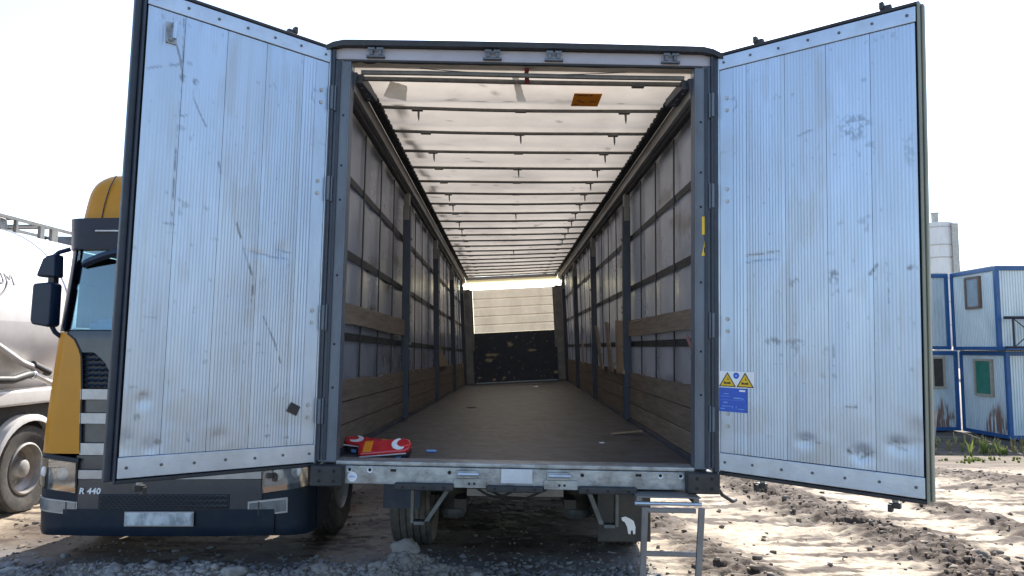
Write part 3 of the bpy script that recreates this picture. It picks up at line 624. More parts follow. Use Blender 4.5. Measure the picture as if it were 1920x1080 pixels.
for a0, a1, z0, z1 in ((.02, .085, 1.618, 1.6205), (.11, .155, 1.606, 1.614), (.16, .175, 1.605, 1.611), (.04, .075, 1.633, 1.637), (.04, .07, 1.577, 1.583), (.03, .095, 1.555, 1.5585), (.02, .05, 1.538, 1.543), (.14, .18, 1.540, 1.544), (.10, .104, 1.545, 1.56), (.125, .129, 1.545, 1.56), (.02, .185, 1.596, 1.5972)): lp.prism([(a0, z0), (a1, z0), (a1, z1), (a0, z1)], fR, .0063, .0070)
T(lp, 'sticker_print', 'bluelight', bodyR)['kind'] = 'stuff'
T(MB().prism([(.148, 1.652), (.188, 1.652), (.188, 1.663), (.148, 1.663)], fR, .0063, .0070), 'sticker_heading', 'white', bodyR)

# running gear
ch = T(MB().box(-.47, -.38, 2.9, 12.8, .72, 1.0, ny=14).box(.38, .47, 2.9, 12.8, .72, 1.0, ny=14), 'chassis_rail', 'chassis')
for y in np.arange(.5, 12.5, .62): T(MB().box(-1.15, 1.15, y, y + .07, .93, 1.055), 'cross_member', 'chassis', ch)
T(MB().box(-.42, .42, 1.55, 1.62, .74, .84).box(-.42, .42, 1.75, 1.79, .62, .68), 'rear_brace', 'postgrey', ch)
def wheel(parent, cx, cy, r, w, side, rimm='rim', warp=None, z0=0.):
    q = []
    pt = [(r * .60, -w * .42), (r * .80, -w * .5), (r * .95, -w * .485), (r * .992, -w * .40)]
    tread = []
    for k in range(5):
        c0 = -w * .40 + k * w * .16; tread += [(r, c0 + .004), (r, c0 + w * .16 - .010), (r - .012, c0 + w * .16 - .006), (r - .012, c0 + w * .16)]
    pt += tread + [(r, w * .40), (r * .95, w * .485), (r * .80, w * .5), (r * .60, w * .42)]
    wh = MB().lathe([(a, b) for a, b in pt], (cx, cy, r + z0), 'x', 48).build('wheel', 'tyre', parent, warp=warp, smooth=True)
    fa = side * w * .5
    MB().lathe([(r * .61, -fa * .8), (r * .60, fa * .9), (r * .56, fa * .95), (r * .53, fa * .55), (r * .40, fa * .30), (r * .22, fa * .35), (r * .20, fa * .75), (r * .12, fa * .85), (0.001, fa * .85)], (cx, cy, r + z0), 'x', 36).build('rim', rimm, wh, warp=warp, smooth=True)
    nb = MB()
    for k in range(10):
        t = 2 * pi * k / 10; nb.tube([(cx + fa * .3, cy + r * .31 * cos(t), r + z0 + r * .31 * sin(t)), (cx + fa * .45, cy + r * .31 * cos(t), r + z0 + r * .31 * sin(t))], r * .028, 6)
    nb.build('wheel_nuts', 'bolt', wh, warp=warp); return wh
for y in (2.62, 3.92, 5.22):
    T(MB().tube([(-.95, y, .53), (.95, y, .53)], .065, 12), 'axle', 'chassis', smooth=True)
    for s in (-1, 1):
        wheel(tr, s * .99, y, .525, .38, s)
        T(MB().lathe([(.05, .98), (.13, .97), (.14, .8), (.125, .72), (.14, .66), (.135, .44), (.10, .38), (.02, .36)], (s * .60, y - .12, -.03), 'z', 20), 'air_bellows', 'chassis', smooth=True)
        T(MB().lathe([(.02, .30), (.11, .31), (.13, .36), (.11, .40), (.02, .40)], (s * .60, y - .12, -.02), 'z', 20), 'bellows_plate', 'bracket')
        T(MB().box(*sorted((s * .45, s * .56)), y - .5, y + .3, .44, .52), 'trailing_arm', 'chassis')
T(MB().box(-1.18, -.85, 1.93, 1.945, .47, .98), 'mud_flap', 'flap')
T(MB().box(.74, 1.21, 1.93, 1.945, .20, .78), 'mud_flap', 'flapdark')
fp = MB()
fp.prism([(.985, .42), (1.03, .40), (1.06, .38), (1.075, .33), (1.072, .27), (1.055, .265), (1.05, .30), (1.035, .30), (1.03, .265), (1.01, .27), (1.0, .33), (.98, .37), (.955, .385), (.95, .41)], lambda a, b, t: (a, t, b), 1.924, 1.928)
T(fp, 'flap_emblem', 'white')
for s, x0, x1, xd in ((-1, -.735, -.64, -.42), (1, .735, .635, .50)):
    z0 = .655
    T(MB().box(*sorted((x0, x0 - s * .022)), .52, .62, z0, 1.0), 'underrun_bracket', 'bracket', bevel=.004)
    T(MB().prism([(x1 - s * -.0, z0 + .012), (x1 - s * .035, z0 + .012), (xd - s * .035, 1.0), (xd, 1.0)], lambda a, b, t: (a, t, b), .53, .61), 'underrun_brace', 'bracket', bevel=.003)
    T(MB().box(*sorted((x0 - s * .023, x1)), .525, .615, z0 - .012, z0 + .012), 'underrun_foot', 'bracket', bevel=.003)
T(MB().tube([(.07, 1.6, .80), (.045, 1.55, .70), (.06, 1.55, .66), (.12, 1.55, .66), (.13, 1.55, .72), (.11, 1.6, .80)], .008, 6), 'tow_loop', 'postgrey')
for k, (xa, xb, zz_) in enumerate(((-.35, .05, .80), (-.28, .30, .74), (.12, .42, .82), (-.40, -.05, .70))):
    T(MB().tube([(xa + (xb - xa) * t, 1.3 + .25 * k, zz_ - .10 * sin(pi * t)) for t in np.linspace(0, 1, 10)], .011, 6), 'air_hose', 'rubber', smooth=True)
T(MB().tube([(-.95, 1.2, .99), (-.3, 1.25, .955), (.3, 1.2, .97), (.95, 1.22, .985)], .012, 6), 'wiring_loom', 'rubber', smooth=True)
for s in (-1, 1): T(MB().lathe([(.02, -.14), (.08, -.13), (.085, -.02), (.095, 0), (.085, .02), (.075, .12), (.02, .13)], (s * .36, 2.35, .62), 'y', 18), 'brake_chamber', 'chassis', smooth=True)
# pull-out ladder
ld_ = MB()
for x in (.775, 1.13): ld_.box(x - .018, x + .018, -.13, .75, .955, .990)
lad = T(ld_, 'ladder_slide', 'ladder', bevel=.004)
T(MB().box(.756, 1.15, -.16, .12, .9915, 1.001), 'ladder_platform', 'ladder', lad, bevel=.003)
T(MB().tube([(.745, -.14, .955), (1.16, -.14, .955)], .012, 10), 'ladder_hinge', 'rail', lad)
for x, dx in ((.785, .012), (1.115, .03)):
    T(MB().obox((x + dx * .5, -.185, .575), (.019, 0, 0), (0, .012, 0), (dx * .5, -.015, .37)), 'ladder_leg', 'ladder', lad, bevel=.004)
for z in (.925, .665, .42): T(MB().box(.797 - (z < .9) * .0 + .008, 1.112, -.200 , -.172, z - .014, z + .014), 'ladder_rung', 'ladder', lad, bevel=.004)
T(MB().tube([(1.29, .05, 1.05), (1.34, .05, .98), (1.42, .1, .93), (1.47, .2, .92)], .012, 8), 'rubber_hose', 'rubber', smooth=True)

# ------------------------------------------------------------------ things in and on the trailer
def W3(p): return twist(np.array([p], float))[0] + np.array([.048, 4.81, 0])
def loose(name, mb, m, label, cat, base, **k):
    """a loose thing lying in the trailer: mesh given in trailer coordinates, origin at base"""
    V = twist(np.array(mb.v, float)) + np.array([.048, 4.81, 0]); b = W3(base); mb.v = (V - b).tolist()
    o = mb.build(name, m, None, **k); o.location = b; return tag(o, label, cat)
def tail_lamp(loc, rz, label, tilt, flip=1):
    b = W3(loc); o = empty('tail_lamp', b, label, 'tail lamp', rz); o.rotation_euler = (tilt[0], tilt[1], rz); o.scale = (.9, .9, .95)
    L_, Wd = .40, .15
    out = [(-.20, -.055), (-.185, -.075), (.15, -.075), (.19, -.05), (.205, 0), (.19, .05), (.15, .072), (-.185, .075), (-.20, .055)]
    f = lambda a, b_, t: (a * flip, b_, t)
    MB().prism([(a * .96, b_ * .94) for a, b_ in out], f, .0, .045).build('housing', 'black', o, bevel=.008)
    MB().prism(out, f, .047, .088).build('lens', 'red_lens', o, bevel=.016, seg=3)
    MB().prism([(-.165, -.062), (-.10, -.062), (-.085, .06), (-.15, .06)], f, .089, .0925).build('amber_lens', 'amber', o, bevel=.002)
    ar = [(.115 + .062 * cos(t), .062 * sin(t)) for t in np.linspace(pi * .5, pi * 1.62, 14)]; ar += [(.142 + .05 * cos(t), .01 + .046 * sin(t)) for t in np.linspace(pi * 1.55, pi * .62, 12)]
    MB().prism(ar, f, .089, .0925).build('reversing_lens', 'whitelens', o)
    MB().lathe([(0, .093), (.03, .0925), (.033, .0885)], (.155 * flip, .005, 0), 'z', 18).build('round_lens', 'red_lens', o, smooth=True)
    MB().box(-.19, .16, -.0785, -.076, .058, .066).build('chrome_strip', 'whitelens', o)
    MB().box(.10 * flip - .02, .10 * flip + .02, -.079, -.0775, .012, .036).build('rating_plate', 'bluelight', o)
    return o
tail_lamp((-1.035, .50, 1.150), radians(-8), 'red tail lamp lying rearmost against the left post with its amber part hidden', (radians(14), radians(6)), -1)
tail_lamp((-.895, .37, 1.150), radians(4), 'red tail lamp with amber and white lenses lying at the floor edge', (radians(34), radians(-4)), 1)
loose('wood_stick', MB().obox((1.0, 1.95, 1.158), (.15, .02, .012), (-.003, .022, 0), (0, 0, .008)), 'woodend', 'split wooden stick lying on the trailer floor at the right', 'stick', (1.0, 1.95, 1.145), bevel=.004)
loose('plastic_scrap', MB().obox((-.61, .62, 1.150), (.035, .004, 0), (-.003, .014, 0), (0, 0, .007)), 'bluelight', 'small pale blue plastic scrap on the floor beside the tail lamps', 'scrap', (-.61, .62, 1.143), bevel=.003)
loose('paper_scrap', MB().obox((-.60, 5.15, 1.148), (.06, .02, 0), (-.01, .07, 0), (0, 0, .003)), 'woodend', 'pale paper scrap far down the trailer floor', 'scrap', (-.6, 5.15, 1.143))
loose('paper_scrap', MB().obox((.70, 1.28, 1.148), (.018, .004, 0), (-.003, .015, 0), (0, 0, .004)), 'white', 'tiny white scrap on the floor at right centre', 'scrap', (.7, 1.28, 1.143))
# boards leaning on the right wall
def lean(y0, y1, z1, w, label, x=1.18, m='woodend'):
    mb = MB().prism([(y0 - w, 1.64), (y0 + w, 1.64), (y1 + w, z1), (y1 - w, z1 - .03)], lambda a, b, t: (t + .03 * (b - 1.64), a, b), x - .018, x); loose('loose_board', mb, m, label, 'board', (x, y0, 1.64), bevel=.003)
lean(3.12 + .3, 3.42 + .2, 2.25, .28, 'broad pale board tucked upright behind the first right pillar', 1.165, 'woodend')
lean(4.2, 4.75, 2.27, .16, 'leaning board second from the first right pillar', 1.165, 'wood2')
lean(5.15, 5.95, 2.25, .17, 'leaning board third from the first right pillar', 1.165, 'wood2')
lean(7.9, 8.1, 2.05, .13, 'narrow leaning board in the far right bay', 1.165, 'woodend')
loose('loose_board', MB().prism([(6.6, 1.66), (8.3, 1.66), (6.65, 2.0)], lambda a, b, t: (t, a, b), -1.198, -1.178), 'woodend', 'broken triangular board end on the left wall', 'board', (-1.15, 7, 1.66))
loose('pink_ribbon', MB().obox((1.185, .28, 1.95), (.0015, 0, 0), (.004, .11, .055), (0, .012, -.018)), 'pink', 'pink ribbon hanging from the upper plank by the right post', 'ribbon', (1.185, .28, 1.95))
# film scraps and a red strap hanging from the rear bows
def sheet(name, pts_fn, nu, nv, m, label, cat, base, seed):
    U, Vv = np.meshgrid(np.linspace(0, 1, nu), np.linspace(0, 1, nv), indexing='ij'); P = pts_fn(U, Vv)
    P = P + .012 * (np.stack([fbm(U * 4, Vv * 6, 3, seed), fbm(U * 4, Vv * 6, 3, seed + 5), fbm(U * 4, Vv * 5, 3, seed + 9)], -1) - .5)
    mb = MB().grid(P); return loose(name, mb, m, label, cat, base, smooth=True)
sheet('plastic_film', lambda u, v: np.stack([-.05 + .045 * (u - .5) * (1 + .4 * v) + .05 * v, .155 + .05 * v + 0 * u, 3.765 - .16 * v], -1), 8, 16, 'plastic', 'grey plastic film hanging from the middle of the rear roof bow', 'film', (-.03, .16, 3.76), 301)
sheet('plastic_film', lambda u, v: np.stack([-.86 + .10 * (u - .5) * (1.2 - .3 * v) - .07 * v * (1 - u), .2 + .06 * v + 0 * u, 3.735 - .09 * v - .03 * u], -1), 12, 12, 'plastic', 'crumpled plastic film snagged at the left end of the rear roof bow', 'film', (-.86, .2, 3.73), 311)
sheet('red_strap', lambda u, v: np.stack([.005 + .032 * u + .012 * v, .03 + .12 * v + 0 * u, 3.80 - .085 * v], -1), 3, 10, 'redstrap', 'dark red strap hanging from the header beam', 'strap', (.02, .03, 3.8), 321)

# ------------------------------------------------------------------ the truck parked beside it (local: x across, y back from its front, z up)
M['cabyellow'] = mat('cab_yellow_paint', (.50, .215, .004), (.45, .19, .004), .38, 0, 3, .03, 30, coat=.12, spec=.3, dirt=(.33, .16, .02), dirtamt=.25)
M['visor'] = mat('dark_blue_plastic', (.007, .017, .040), (.011, .022, .048), .38, 0, 6, coat=.08, spec=.25)
M['bumper'] = mat('bumper_dark_blue', (.005, .013, .028), (.008, .017, .034), .45, 0, 5, .06, 60, coat=.05, spec=.25, dirt=(.035, .034, .033), dirtamt=.4)
M['grillegrey'] = mat('grille_grey', (.052, .057, .070), (.042, .046, .057), .38, .3, 6, coat=.3, dirt=(.10, .095, .09), dirtamt=.35)
M['silver'] = mat('silver_trim', (.42, .42, .43), (.34, .34, .35), .4, .4, 8, dirt=(.2, .18, .16), dirtamt=.45)
M['mesh'] = mat('grille_mesh', (.010, .014, .022), None, .5, .2)
M['lampglass'] = glass('lamp_glass', (.92, .94, .95), .10, .04)
M['lampin'] = mat('lamp_reflector', (.30, .33, .36), (.18, .20, .22), .22, .5, 7)
M['screen'] = glass('windscreen_glass', (.55, .78, .80), .10, .02)
M['interior'] = mat('cab_interior', (.045, .055, .065), (.03, .038, .05), .8, 0, 6)
M['dash'] = mat('dashboard_plastic', (.05, .085, .10), (.035, .06, .075), .6, 0, 8)
M['plate'] = mat('number_plate', (.50, .55, .60), (.22, .26, .30), .4, 0, 9, stretch=(1, .3, .7), contrast=(.45, .62))
M['steps'] = mat('step_black', (.02, .02, .022), (.035, .033, .032), .65, 0, 10, dirt=(.10, .09, .08), dirtamt=.5)
tk = empty('truck', (-2.99, 6.55, 0), 'parked yellow and dark blue truck cab facing the camera behind the left trailer door', 'truck')
def hw(z): return np.interp(z, [.2, .9, 1.2, 2.0, 2.8, 3.1, 3.6], [1.215, 1.215, 1.21, 1.155, 1.13, 1.12, 1.06])
def fy(z): return np.interp(z, [.2, .3, .9, 1.2, 2.0, 2.1, 2.8, 3.12], [.07, .01, .0, .02, .06, .08, .17, .13])
def front(x, z, off=0., R=.17):
    x = np.asarray(x, float); z = np.asarray(z, float); w = hw(z); f = fy(z) + .055 * (x / w) ** 2
    d = np.clip(np.abs(x) - (w - R), 0, R * .999); return f + R - np.sqrt(R * R - d * d) - off
def panel(name, m, x0, x1, z0, z1, off, parent=tk, n=(18, 10), t=.02, shape=None, tilt=0., **k):
    """curved piece lying on the cab front: x0/x1 may be functions of z"""
    U, Vv = np.meshgrid(np.linspace(0, 1, n[0]), np.linspace(0, 1, n[1]), indexing='ij'); Z = z0 + (z1 - z0) * Vv
    if shape: Z = shape(U, Vv, Z)
    a = x0(Z) if callable(x0) else x0; b = x1(Z) if callable(x1) else x1; X = a + (b - a) * U
    Z = Z - tilt * (1.2 - np.abs(X))
    P = np.stack([X, front(X, Z, off), Z], -1); return MB().slab(P, (0, t, 0)).build(name, m, parent, smooth=True, **k)
# cab shell: sides, roof, rear wall
for s in (-1, 1):
    sides = MB()
    Z = np.array([.95, 1.2, 1.6, 2.0, 2.08]); Y = np.linspace(.30, 1.95, 12)
    P = np.array([[(s * hw(z), y, z) for z in Z] for y in Y]); sides.slab(P, (-s * .03, 0, 0))
    Z = np.array([2.82, 2.95, 3.1]); P = np.array([[(s * hw(z), y, z) for z in Z] for y in Y]); sides.slab(P, (-s * .03, 0, 0))
    Z = np.linspace(2.08, 2.82, 6); P = np.array([[(s * hw(z), y, z) for z in Z] for y in np.linspace(1.25, 1.95, 5)]); sides.slab(P, (-s * .03, 0, 0))
    sides.build('cab_side', 'cabyellow', tk, smooth=True)
    P = np.array([[(s * (hw(z) - .012), y, z) for z in (2.09, 2.45, 2.81)] for y in (.45, .85, 1.24)]); MB().grid(P).build('side_window', 'screen', tk)
    # windscreen pillar
    zz = np.linspace(2.05, 2.84, 10); P = np.array([[(s * x_, float(front(s * x_, z, .012)), z) for x_ in np.linspace(hw(z) - .10, hw(z) - .002, 6)] for z in zz]); MB().slab(P, (0, .05, 0)).build('pillar', 'visor', tk, smooth=True)
MB().box(-1.1, 1.1, 1.93, 1.97, .95, 3.1).build('rear_wall', 'cabyellow', tk)
MB().box(-1.12, 1.12, .35, 1.92, 1.0, 1.06).build('cab_floor', 'interior', tk)
panel('windscreen', 'screen', lambda z: -(hw(z) - .085), lambda z: hw(z) - .085, 2.06, 2.83, .0, n=(40, 12), t=.006)
dsh = MB(); P = np.array([[(x, .22 + y, 2.06 - .25 * max(0, y - .30)) for y in (0, .1, .3, .5)] for x in np.linspace(-1.0, 1.0, 8)]); dsh.slab(P, (0, 0, -.35)); dsh.build('dashboard', 'dash', tk)
MB().box(-.98, -.66, .38, .60, 2.064, 2.13).box(-.92, -.70, .42, .56, 2.13, 2.17).build('dash_tray', 'bluelight', tk, bevel=.02)
for x in (-.62, .62):
    st2 = MB().box(x - .26, x + .26, 1.1, 1.25, 1.35, 2.55).box(x - .14, x + .14, 1.12, 1.24, 2.55, 2.75).box(x - .27, x + .27, .72, 1.24, 1.2, 1.4); st2.build('seat', 'interior', tk, bevel=.05, seg=3)
MB().lathe([(.22, -.018), (.238, 0), (.22, .018), (.202, 0)], (.62, .68, 2.02), 'y', 28, closed=True).build('steering_wheel', 'black', tk, smooth=True)
MB().box(-1.09, 1.09, .32, 1.92, 2.86, 2.90).build('cab_ceiling', 'interior', tk)
# visor band and roof fairing
vb = panel('sun_visor', 'visor', lambda z: -(hw(z) + .0), lambda z: hw(z) + .0, 2.80, 3.08, .05, n=(44, 8), t=.05)
for s in (-1, 1): MB().box(*sorted((s * .58, s * .80)), .10, .165, 2.955, 2.968).build('marker_strip', 'silver', vb)
nz = 14; P = []
for i, t in enumerate(np.linspace(0, 1, nz)):
    z = 3.06 + .50 * t; w = 1.10 - .035 * t - .10 * t ** 6; f = .28 + .10 * t + .10 * t ** 6; ring = []
    for a in np.linspace(0, 1, 46):
        x = -w + 2 * w * a; d = max(0, abs(x) - (w - .12)); ring.append((x, f + .03 * (x / w) ** 2 + .12 - sqrt(max(0, .0144 - d * d)), z))
    P.append(ring)
P = np.array(P); rf = MB().grid(P)
top = P[-1]; P2 = np.array([[(x, y + (1.95 - y) * k, z + .03 * sin(k * pi * .6)) for x, y, z in top] for k in np.linspace(0, 1, 6)]); rf.grid(P2, True)
for s, idx in ((-1, 0), (1, -1)):
    P3 = np.array([[(p[idx][0], p[idx][1] + (1.95 - p[idx][1]) * k, p[idx][2]) for k in (0, .3, .6, 1)] for p in P]); rf.grid(P3)
roof = rf.build('roof_fairing', 'cabyellow', tk, smooth=True)
for s in (-1, 1):
    MB().tube([(s * w_, y_ - .004, z_) for w_, y_, z_ in [(.86, .300, 3.08), (.85, .330, 3.25), (.83, .37, 3.42), (.81, .44, 3.55)]], .005, 6).build('fairing_seam', 'black', roof)
# upper front panel, grille, slats
panel('upper_panel', 'grillegrey', lambda z: -(hw(z) - .16), lambda z: hw(z) - .16, 1.86, 2.05, .004, n=(36, 8), t=.04)
for s in (-1, 1):
    def cx0(z, s=s): return s * (hw(z) + .002)
    def cx1(z, s=s): return s * np.interp(z, [.96, 1.2, 1.55, 1.85, 1.98, 2.04], [.80, .82, .835, .865, .94, 1.03])
    panel('corner_panel', 'cabyellow', cx0, cx1, .975, 2.04, .012, n=(22, 16), t=.03)
    zz = np.linspace(.98, 2.03, 20); MB().tube([(float(cx1(z)) - s * .008, float(front(cx1(z) - s * .008, z, .005)), z) for z in zz], .009, 6).build('corner_seam', 'black', tk)
g1 = panel('upper_grille', 'mesh', lambda z: -.86 + 0 * z, lambda z: .86 + 0 * z, 1.545, 1.90, -.03, n=(30, 6), t=.02)
for i in range(7):
    z = 1.565 + i * .046; xs2 = np.linspace(-.85, .85, 110); MB().tube([(x, float(front(x, z, -.018)), z + .010 * math.asin(sin(x * 2 * pi / .06)) / 1.57) for x in xs2], .0085, 4).build('grille_bar', 'visor', g1)
for s in (-1, 1):
    panel('grille_cheek', 'grillegrey', lambda z, s=s: s * np.interp(z, [1.5, 1.65, 1.78, 1.86, 1.92], [.50, .56, .64, .74, .9]), lambda z, s=s: s * np.interp(z, [1.5, 1.9], [.44, .44]), 1.50, 1.90, .008, n=(8, 10), t=.03)
for z0, z1 in ((1.445, 1.535), (1.235, 1.325), (.965, 1.065), (.76, .835)):
    w = .845 if z0 > 1.2 else .80
    panel('grille_slat', 'silver', -w, w, z0, z1, .012, n=(34, 5), t=.03)
for z0, z1 in ((1.33, 1.44), (1.07, 1.23), (.84, .955)):
    panel('grille_recess', 'grillegrey', -.84, .84, z0, z1, -.018, n=(34, 5), t=.02)
# lower front
panel('front_skirt', 'grillegrey', -.80, .80, .50, .755, .006, n=(34, 6), t=.03)
bp = panel('bumper', 'bumper', lambda z: -(hw(z)), lambda z: hw(z), .265, .70, .0, n=(60, 12), t=.03)
for s in (-1, 1): MB().tube([(s * .805, float(front(s * .805, z, .002)), z) for z in np.linspace(.275, .70, 8)], .006, 6).build('bumper_gap', 'black', tk)
bw = panel('bumper_step', 'bumper', -.92, .92, .275, .50, .022, n=(36, 6), t=.03)
for s in (-1, 1):
    P = np.array([[(s * 1.215, y, z) for z in (.27, .5, .72, .97)] for y in np.linspace(.32, .80, 5)]); MB().slab(P, (-s * .03, 0, 0)).build('bumper_side', 'bumper', tk, smooth=True)
    # wheel arch behind the bumper
    ar = [(.62 * cos(t), .62 * sin(t)) for t in np.linspace(radians(175), radians(20), 16)]; P = np.array([[(s * x_, 1.42 + a, .52 + b) for a, b in ar] for x_ in (.86, 1.24)]); MB().slab(P, (0, 0, .03)).build('wheel_arch', 'steps', tk, smooth=True)
    MB().box(*sorted((s * 1.0, s * 1.22)), .72, .86, .30, .38).build('cab_step', 'steps', tk, bevel=.01); MB().box(*sorted((s * 1.0, s * 1.22)), .74, .90, .60, .66).build('cab_step', 'steps', tk, bevel=.01)
    # headlamp
    hx0, hx1 = s * 1.205, s * .81
    hl = panel('headlamp', 'black', hx0, hx1, .685, .955, .008, tilt=.13, n=(20, 8), t=.05)
    panel('reflector', 'lampin', s * 1.185, s * .83, .735, .935, .012, hl, tilt=.13, n=(16, 6), t=.004)
    panel('lamp_lens', 'lampglass', s * 1.198, s * .815, .690, .948, .030, hl, tilt=.13, n=(20, 8), t=.004)
    panel('indicator', 'amber', s * 1.02, s * .82, .690, .735, .014, hl, tilt=.13, n=(8, 4), t=.006)
    for x_ in (1.09, .94):
        zl = .835 - .13 * (1.2 - x_); c = (s * x_, float(front(s * x_, zl, .014)), zl); MB().lathe([(.001, -.008), (.035, -.006), (.052, -.001), (.056, .004)], c, 'y', 20).build('projector', 'whitelens', hl, smooth=True)
    panel('lamp_brow', 'bumper', s * 1.21, s * .80, .955, .985, .016, tilt=.13, n=(20, 4), t=.04)
    fg = panel('fog_lamp', 'silver', s * 1.03, s * .69, .485, .615, .014, tilt=.10, n=(14, 5), t=.02) if s > 0 else panel('fog_lamp', 'silver', s * 1.195, s * .80, .485, .60, .014, tilt=.10, n=(14, 5), t=.02)
    a, b = (1.015, .705) if s > 0 else (1.18, .815)
    panel('fog_divider', 'black', s * (b + .075), s * (b + .085), .49, .605 if s > 0 else .59, .022, fg, tilt=.10, n=(3, 4), t=.004)
    panel('fog_lens', 'lampin', s * a, s * b, .50, .60 if s > 0 else .588, .020, fg, tilt=.10, n=(12, 5), t=.004)
# lower grille
lg = panel('lower_grille', 'mesh', lambda z: -.61 + .0 * z, .53, .505, .63, .012, n=(20, 6), t=.004)
for i in range(6):
    z = .515 + i * .021; xs2 = np.linspace(-.595, .515, 130); MB().tube([(x, float(front(x, z, .022)), z + .005 * math.asin(sin(x * 2 * pi / .045 + i * 3.14)) / 1.57) for x in xs2], .0035, 4).build('mesh_bar', 'grillegrey', lg)
np_ = MB().box(-.345, .235, -.050, -.036, .375, .482).build('number_plate', 'plate', tk, bevel=.004)
MB().box(-.353, .243, -.042, -.0365, .367, .490).build('plate_frame', 'silver', np_)
V, F = text_mesh('R 440', .072, .004, .15, .0018, 1.05)
mb = MB(); mb.add([(-.785 + v[0] * 1.05, float(front(-.70, .655, .012)) - v[2], .632 + v[1]) for v in V], F); mb.build('model_lettering', 'white', tk)
# mirrors on both sides
for s in (-1, 1):
    MB().tube([(s * 1.05, .16, 2.80), (s * 1.12, .11, 2.765), (s * 1.17, .10, 2.72)], .02, 8).build('mirror_arm', 'visor', tk, smooth=True)
    mu = MB().prism([(1.10, 2.53), (1.275, 2.535), (1.27, 2.57), (1.225, 2.70), (1.18, 2.73), (1.105, 2.745)], lambda a, b, t: (s * a, t, b), .03, .17).build('wide_mirror', 'visor', tk, bevel=.022, seg=3)
    ml = MB().prism([(1.12, 2.10), (1.15, 2.085), (1.29, 2.11), (1.302, 2.15), (1.295, 2.46), (1.28, 2.475), (1.13, 2.49), (1.115, 2.46)], lambda a, b, t: (s * a, t, b), .02, .18).build('main_mirror', 'visor', tk, bevel=.026, seg=3)
    MB().box(*sorted((s * 1.13, s * 1.18)), .06, .14, 2.44, 2.56).build('mirror_neck', 'black', tk)
    MB().tube([(s * 1.16, .10, 2.11), (s * 1.13, .12, 2.04), (s * 1.10, .16, 2.00)], .02, 8).build('mirror_foot', 'visor', tk, smooth=True)
kb = MB(); P = np.array([[(-.93 + .62 * u, float(front(-.93 + .62 * u, 2.78, .05)) - .10 * sin(pi * u * .5) - .03 * v, 2.70 + .12 * u - .05 * v + .03 * sin(pi * u)) for v in (0, .5, 1)] for u in np.linspace(0, 1, 12)]); kb.slab(P, (0, .05, -.03)).build('kerb_mirror', 'visor', tk, smooth=True, bevel=.01)
for y, xs3 in ((1.42, (-1.05, 1.05)), (5.1, (-.92, .92))):
    for x in xs3: wheel(tk, x, y, .52, .32 if y < 2 else .56, 1 if x > 0 else -1)
MB().box(-.5, -.38, .6, 6.3, .62, .88).box(.38, .5, .6, 6.3, .62, .88).box(-.5, .5, .5, .62, .5, .9).build('truck_frame', 'chassis', tk)
MB().tube([(-.9, 1.42, .5), (.9, 1.42, .5)], .07, 10).build('front_axle', 'chassis', tk, smooth=True)
MB().box(-.7, .7, .45, 1.8, .55, 1.0).build('engine_block', 'chassis', tk, bevel=.05)
MB().box(.62, 1.18, 2.3, 3.9, .45, 1.0).build('fuel_tank', 'silver', tk, bevel=.06)
MB().box(-1.18, -.62, 2.3, 3.6, .45, 1.0).build('battery_box', 'chassis', tk, bevel=.04)

# ------------------------------------------------------------------ silo tanker on the far left
M['tank'] = mat('tank_white', (.80, .775, .74), (.74, .715, .68), .35, 0, 1.5, .03, 10, coat=.2, dirt=(.52, .47, .41), dirtamt=.45)
M['tankgrey'] = mat('walkway_steel', (.46, .45, .42), (.32, .31, .29), .5, .3, 8)
M['letter'] = mat('letter_grey', (.10, .10, .11), None, .5)
M['hose'] = mat('black_hose', (.022, .022, .024), (.035, .033, .032), .55, 0, 20)
tn = empty('tanker_trailer', (-6.85, 6.0, 0), 'white silo tanker with hoses and a top walkway parked at the far left', 'tanker')
R_ = 1.25; zc = 2.20; Yt = np.linspace(0, 9.5, 40); th = np.linspace(0, 2 * pi, 65)
def tr_(y): return R_ * (1 - .0 * y) * min(1, sqrt(max(.02, 1 - max(0, (abs(y - 4.75) - 4.1) / .75) ** 2)))
P = np.array([[(tr_(y) * cos(t), y, zc + tr_(y) * sin(t) * (1 if sin(t) > 0 else .92)) for t in th] for y in Yt]); MB().grid(P).build('tank', 'tank', tn, smooth=True)
for y in (.9, 3.4, 6.0, 8.4):
    MB().lathe([(R_ + .001, -.03), (R_ + .014, -.02), (R_ + .014, .02), (R_ + .001, .03)], (0, y, zc), 'y', 64).build('tank_band', 'tank', tn, smooth=True)
for y in (2.9, 6.0):      # discharge cones
    P = np.array([[((1.18 + (.22 - 1.18) * k) * cos(t), y + (1.35 + (.2 - 1.35) * k) * sin(t), 2.1 - .98 * k) for t in th] for k in np.linspace(0, 1, 6)]); MB().grid(P).build('discharge_cone', 'tank', tn, smooth=True)
MB().box(-1.20, 1.235, .4, 9.2, 1.24, 1.42).build('side_skirt', 'tank', tn, bevel=.03)
MB().box(-1.1, 1.1, .3, 9.3, .92, 1.22).build('tanker_frame', 'chassis', tn)
V, F = text_mesh('UM', .20, .002, 0, .0, 1.12)
a0 = math.asin(.24 / R_)
mb = MB(); mb.add([((R_ + .004 + v[2]) * cos((v[1] + .42) / R_), 2.10 + v[0] , zc + (R_ + .004 + v[2]) * sin((v[1] + .42) / R_)) for v in V], F); mb.build('tank_lettering', 'letter', tn)
arc = [(1.80 + .52 * cos(t), .62 + .42 * sin(t)) for t in np.linspace(radians(-80), radians(-25), 14)]
mb = MB().tube([((R_ + .004) * cos(b / R_), y, zc + (R_ + .004) * sin(b / R_)) for y, b in arc], .011, 6); mb.build('tank_logo_arc', 'letter', tn)
M['walkdark'] = mat('walkway_grating', (.20, .19, .175), (.12, .115, .11), .6, .3, 8)
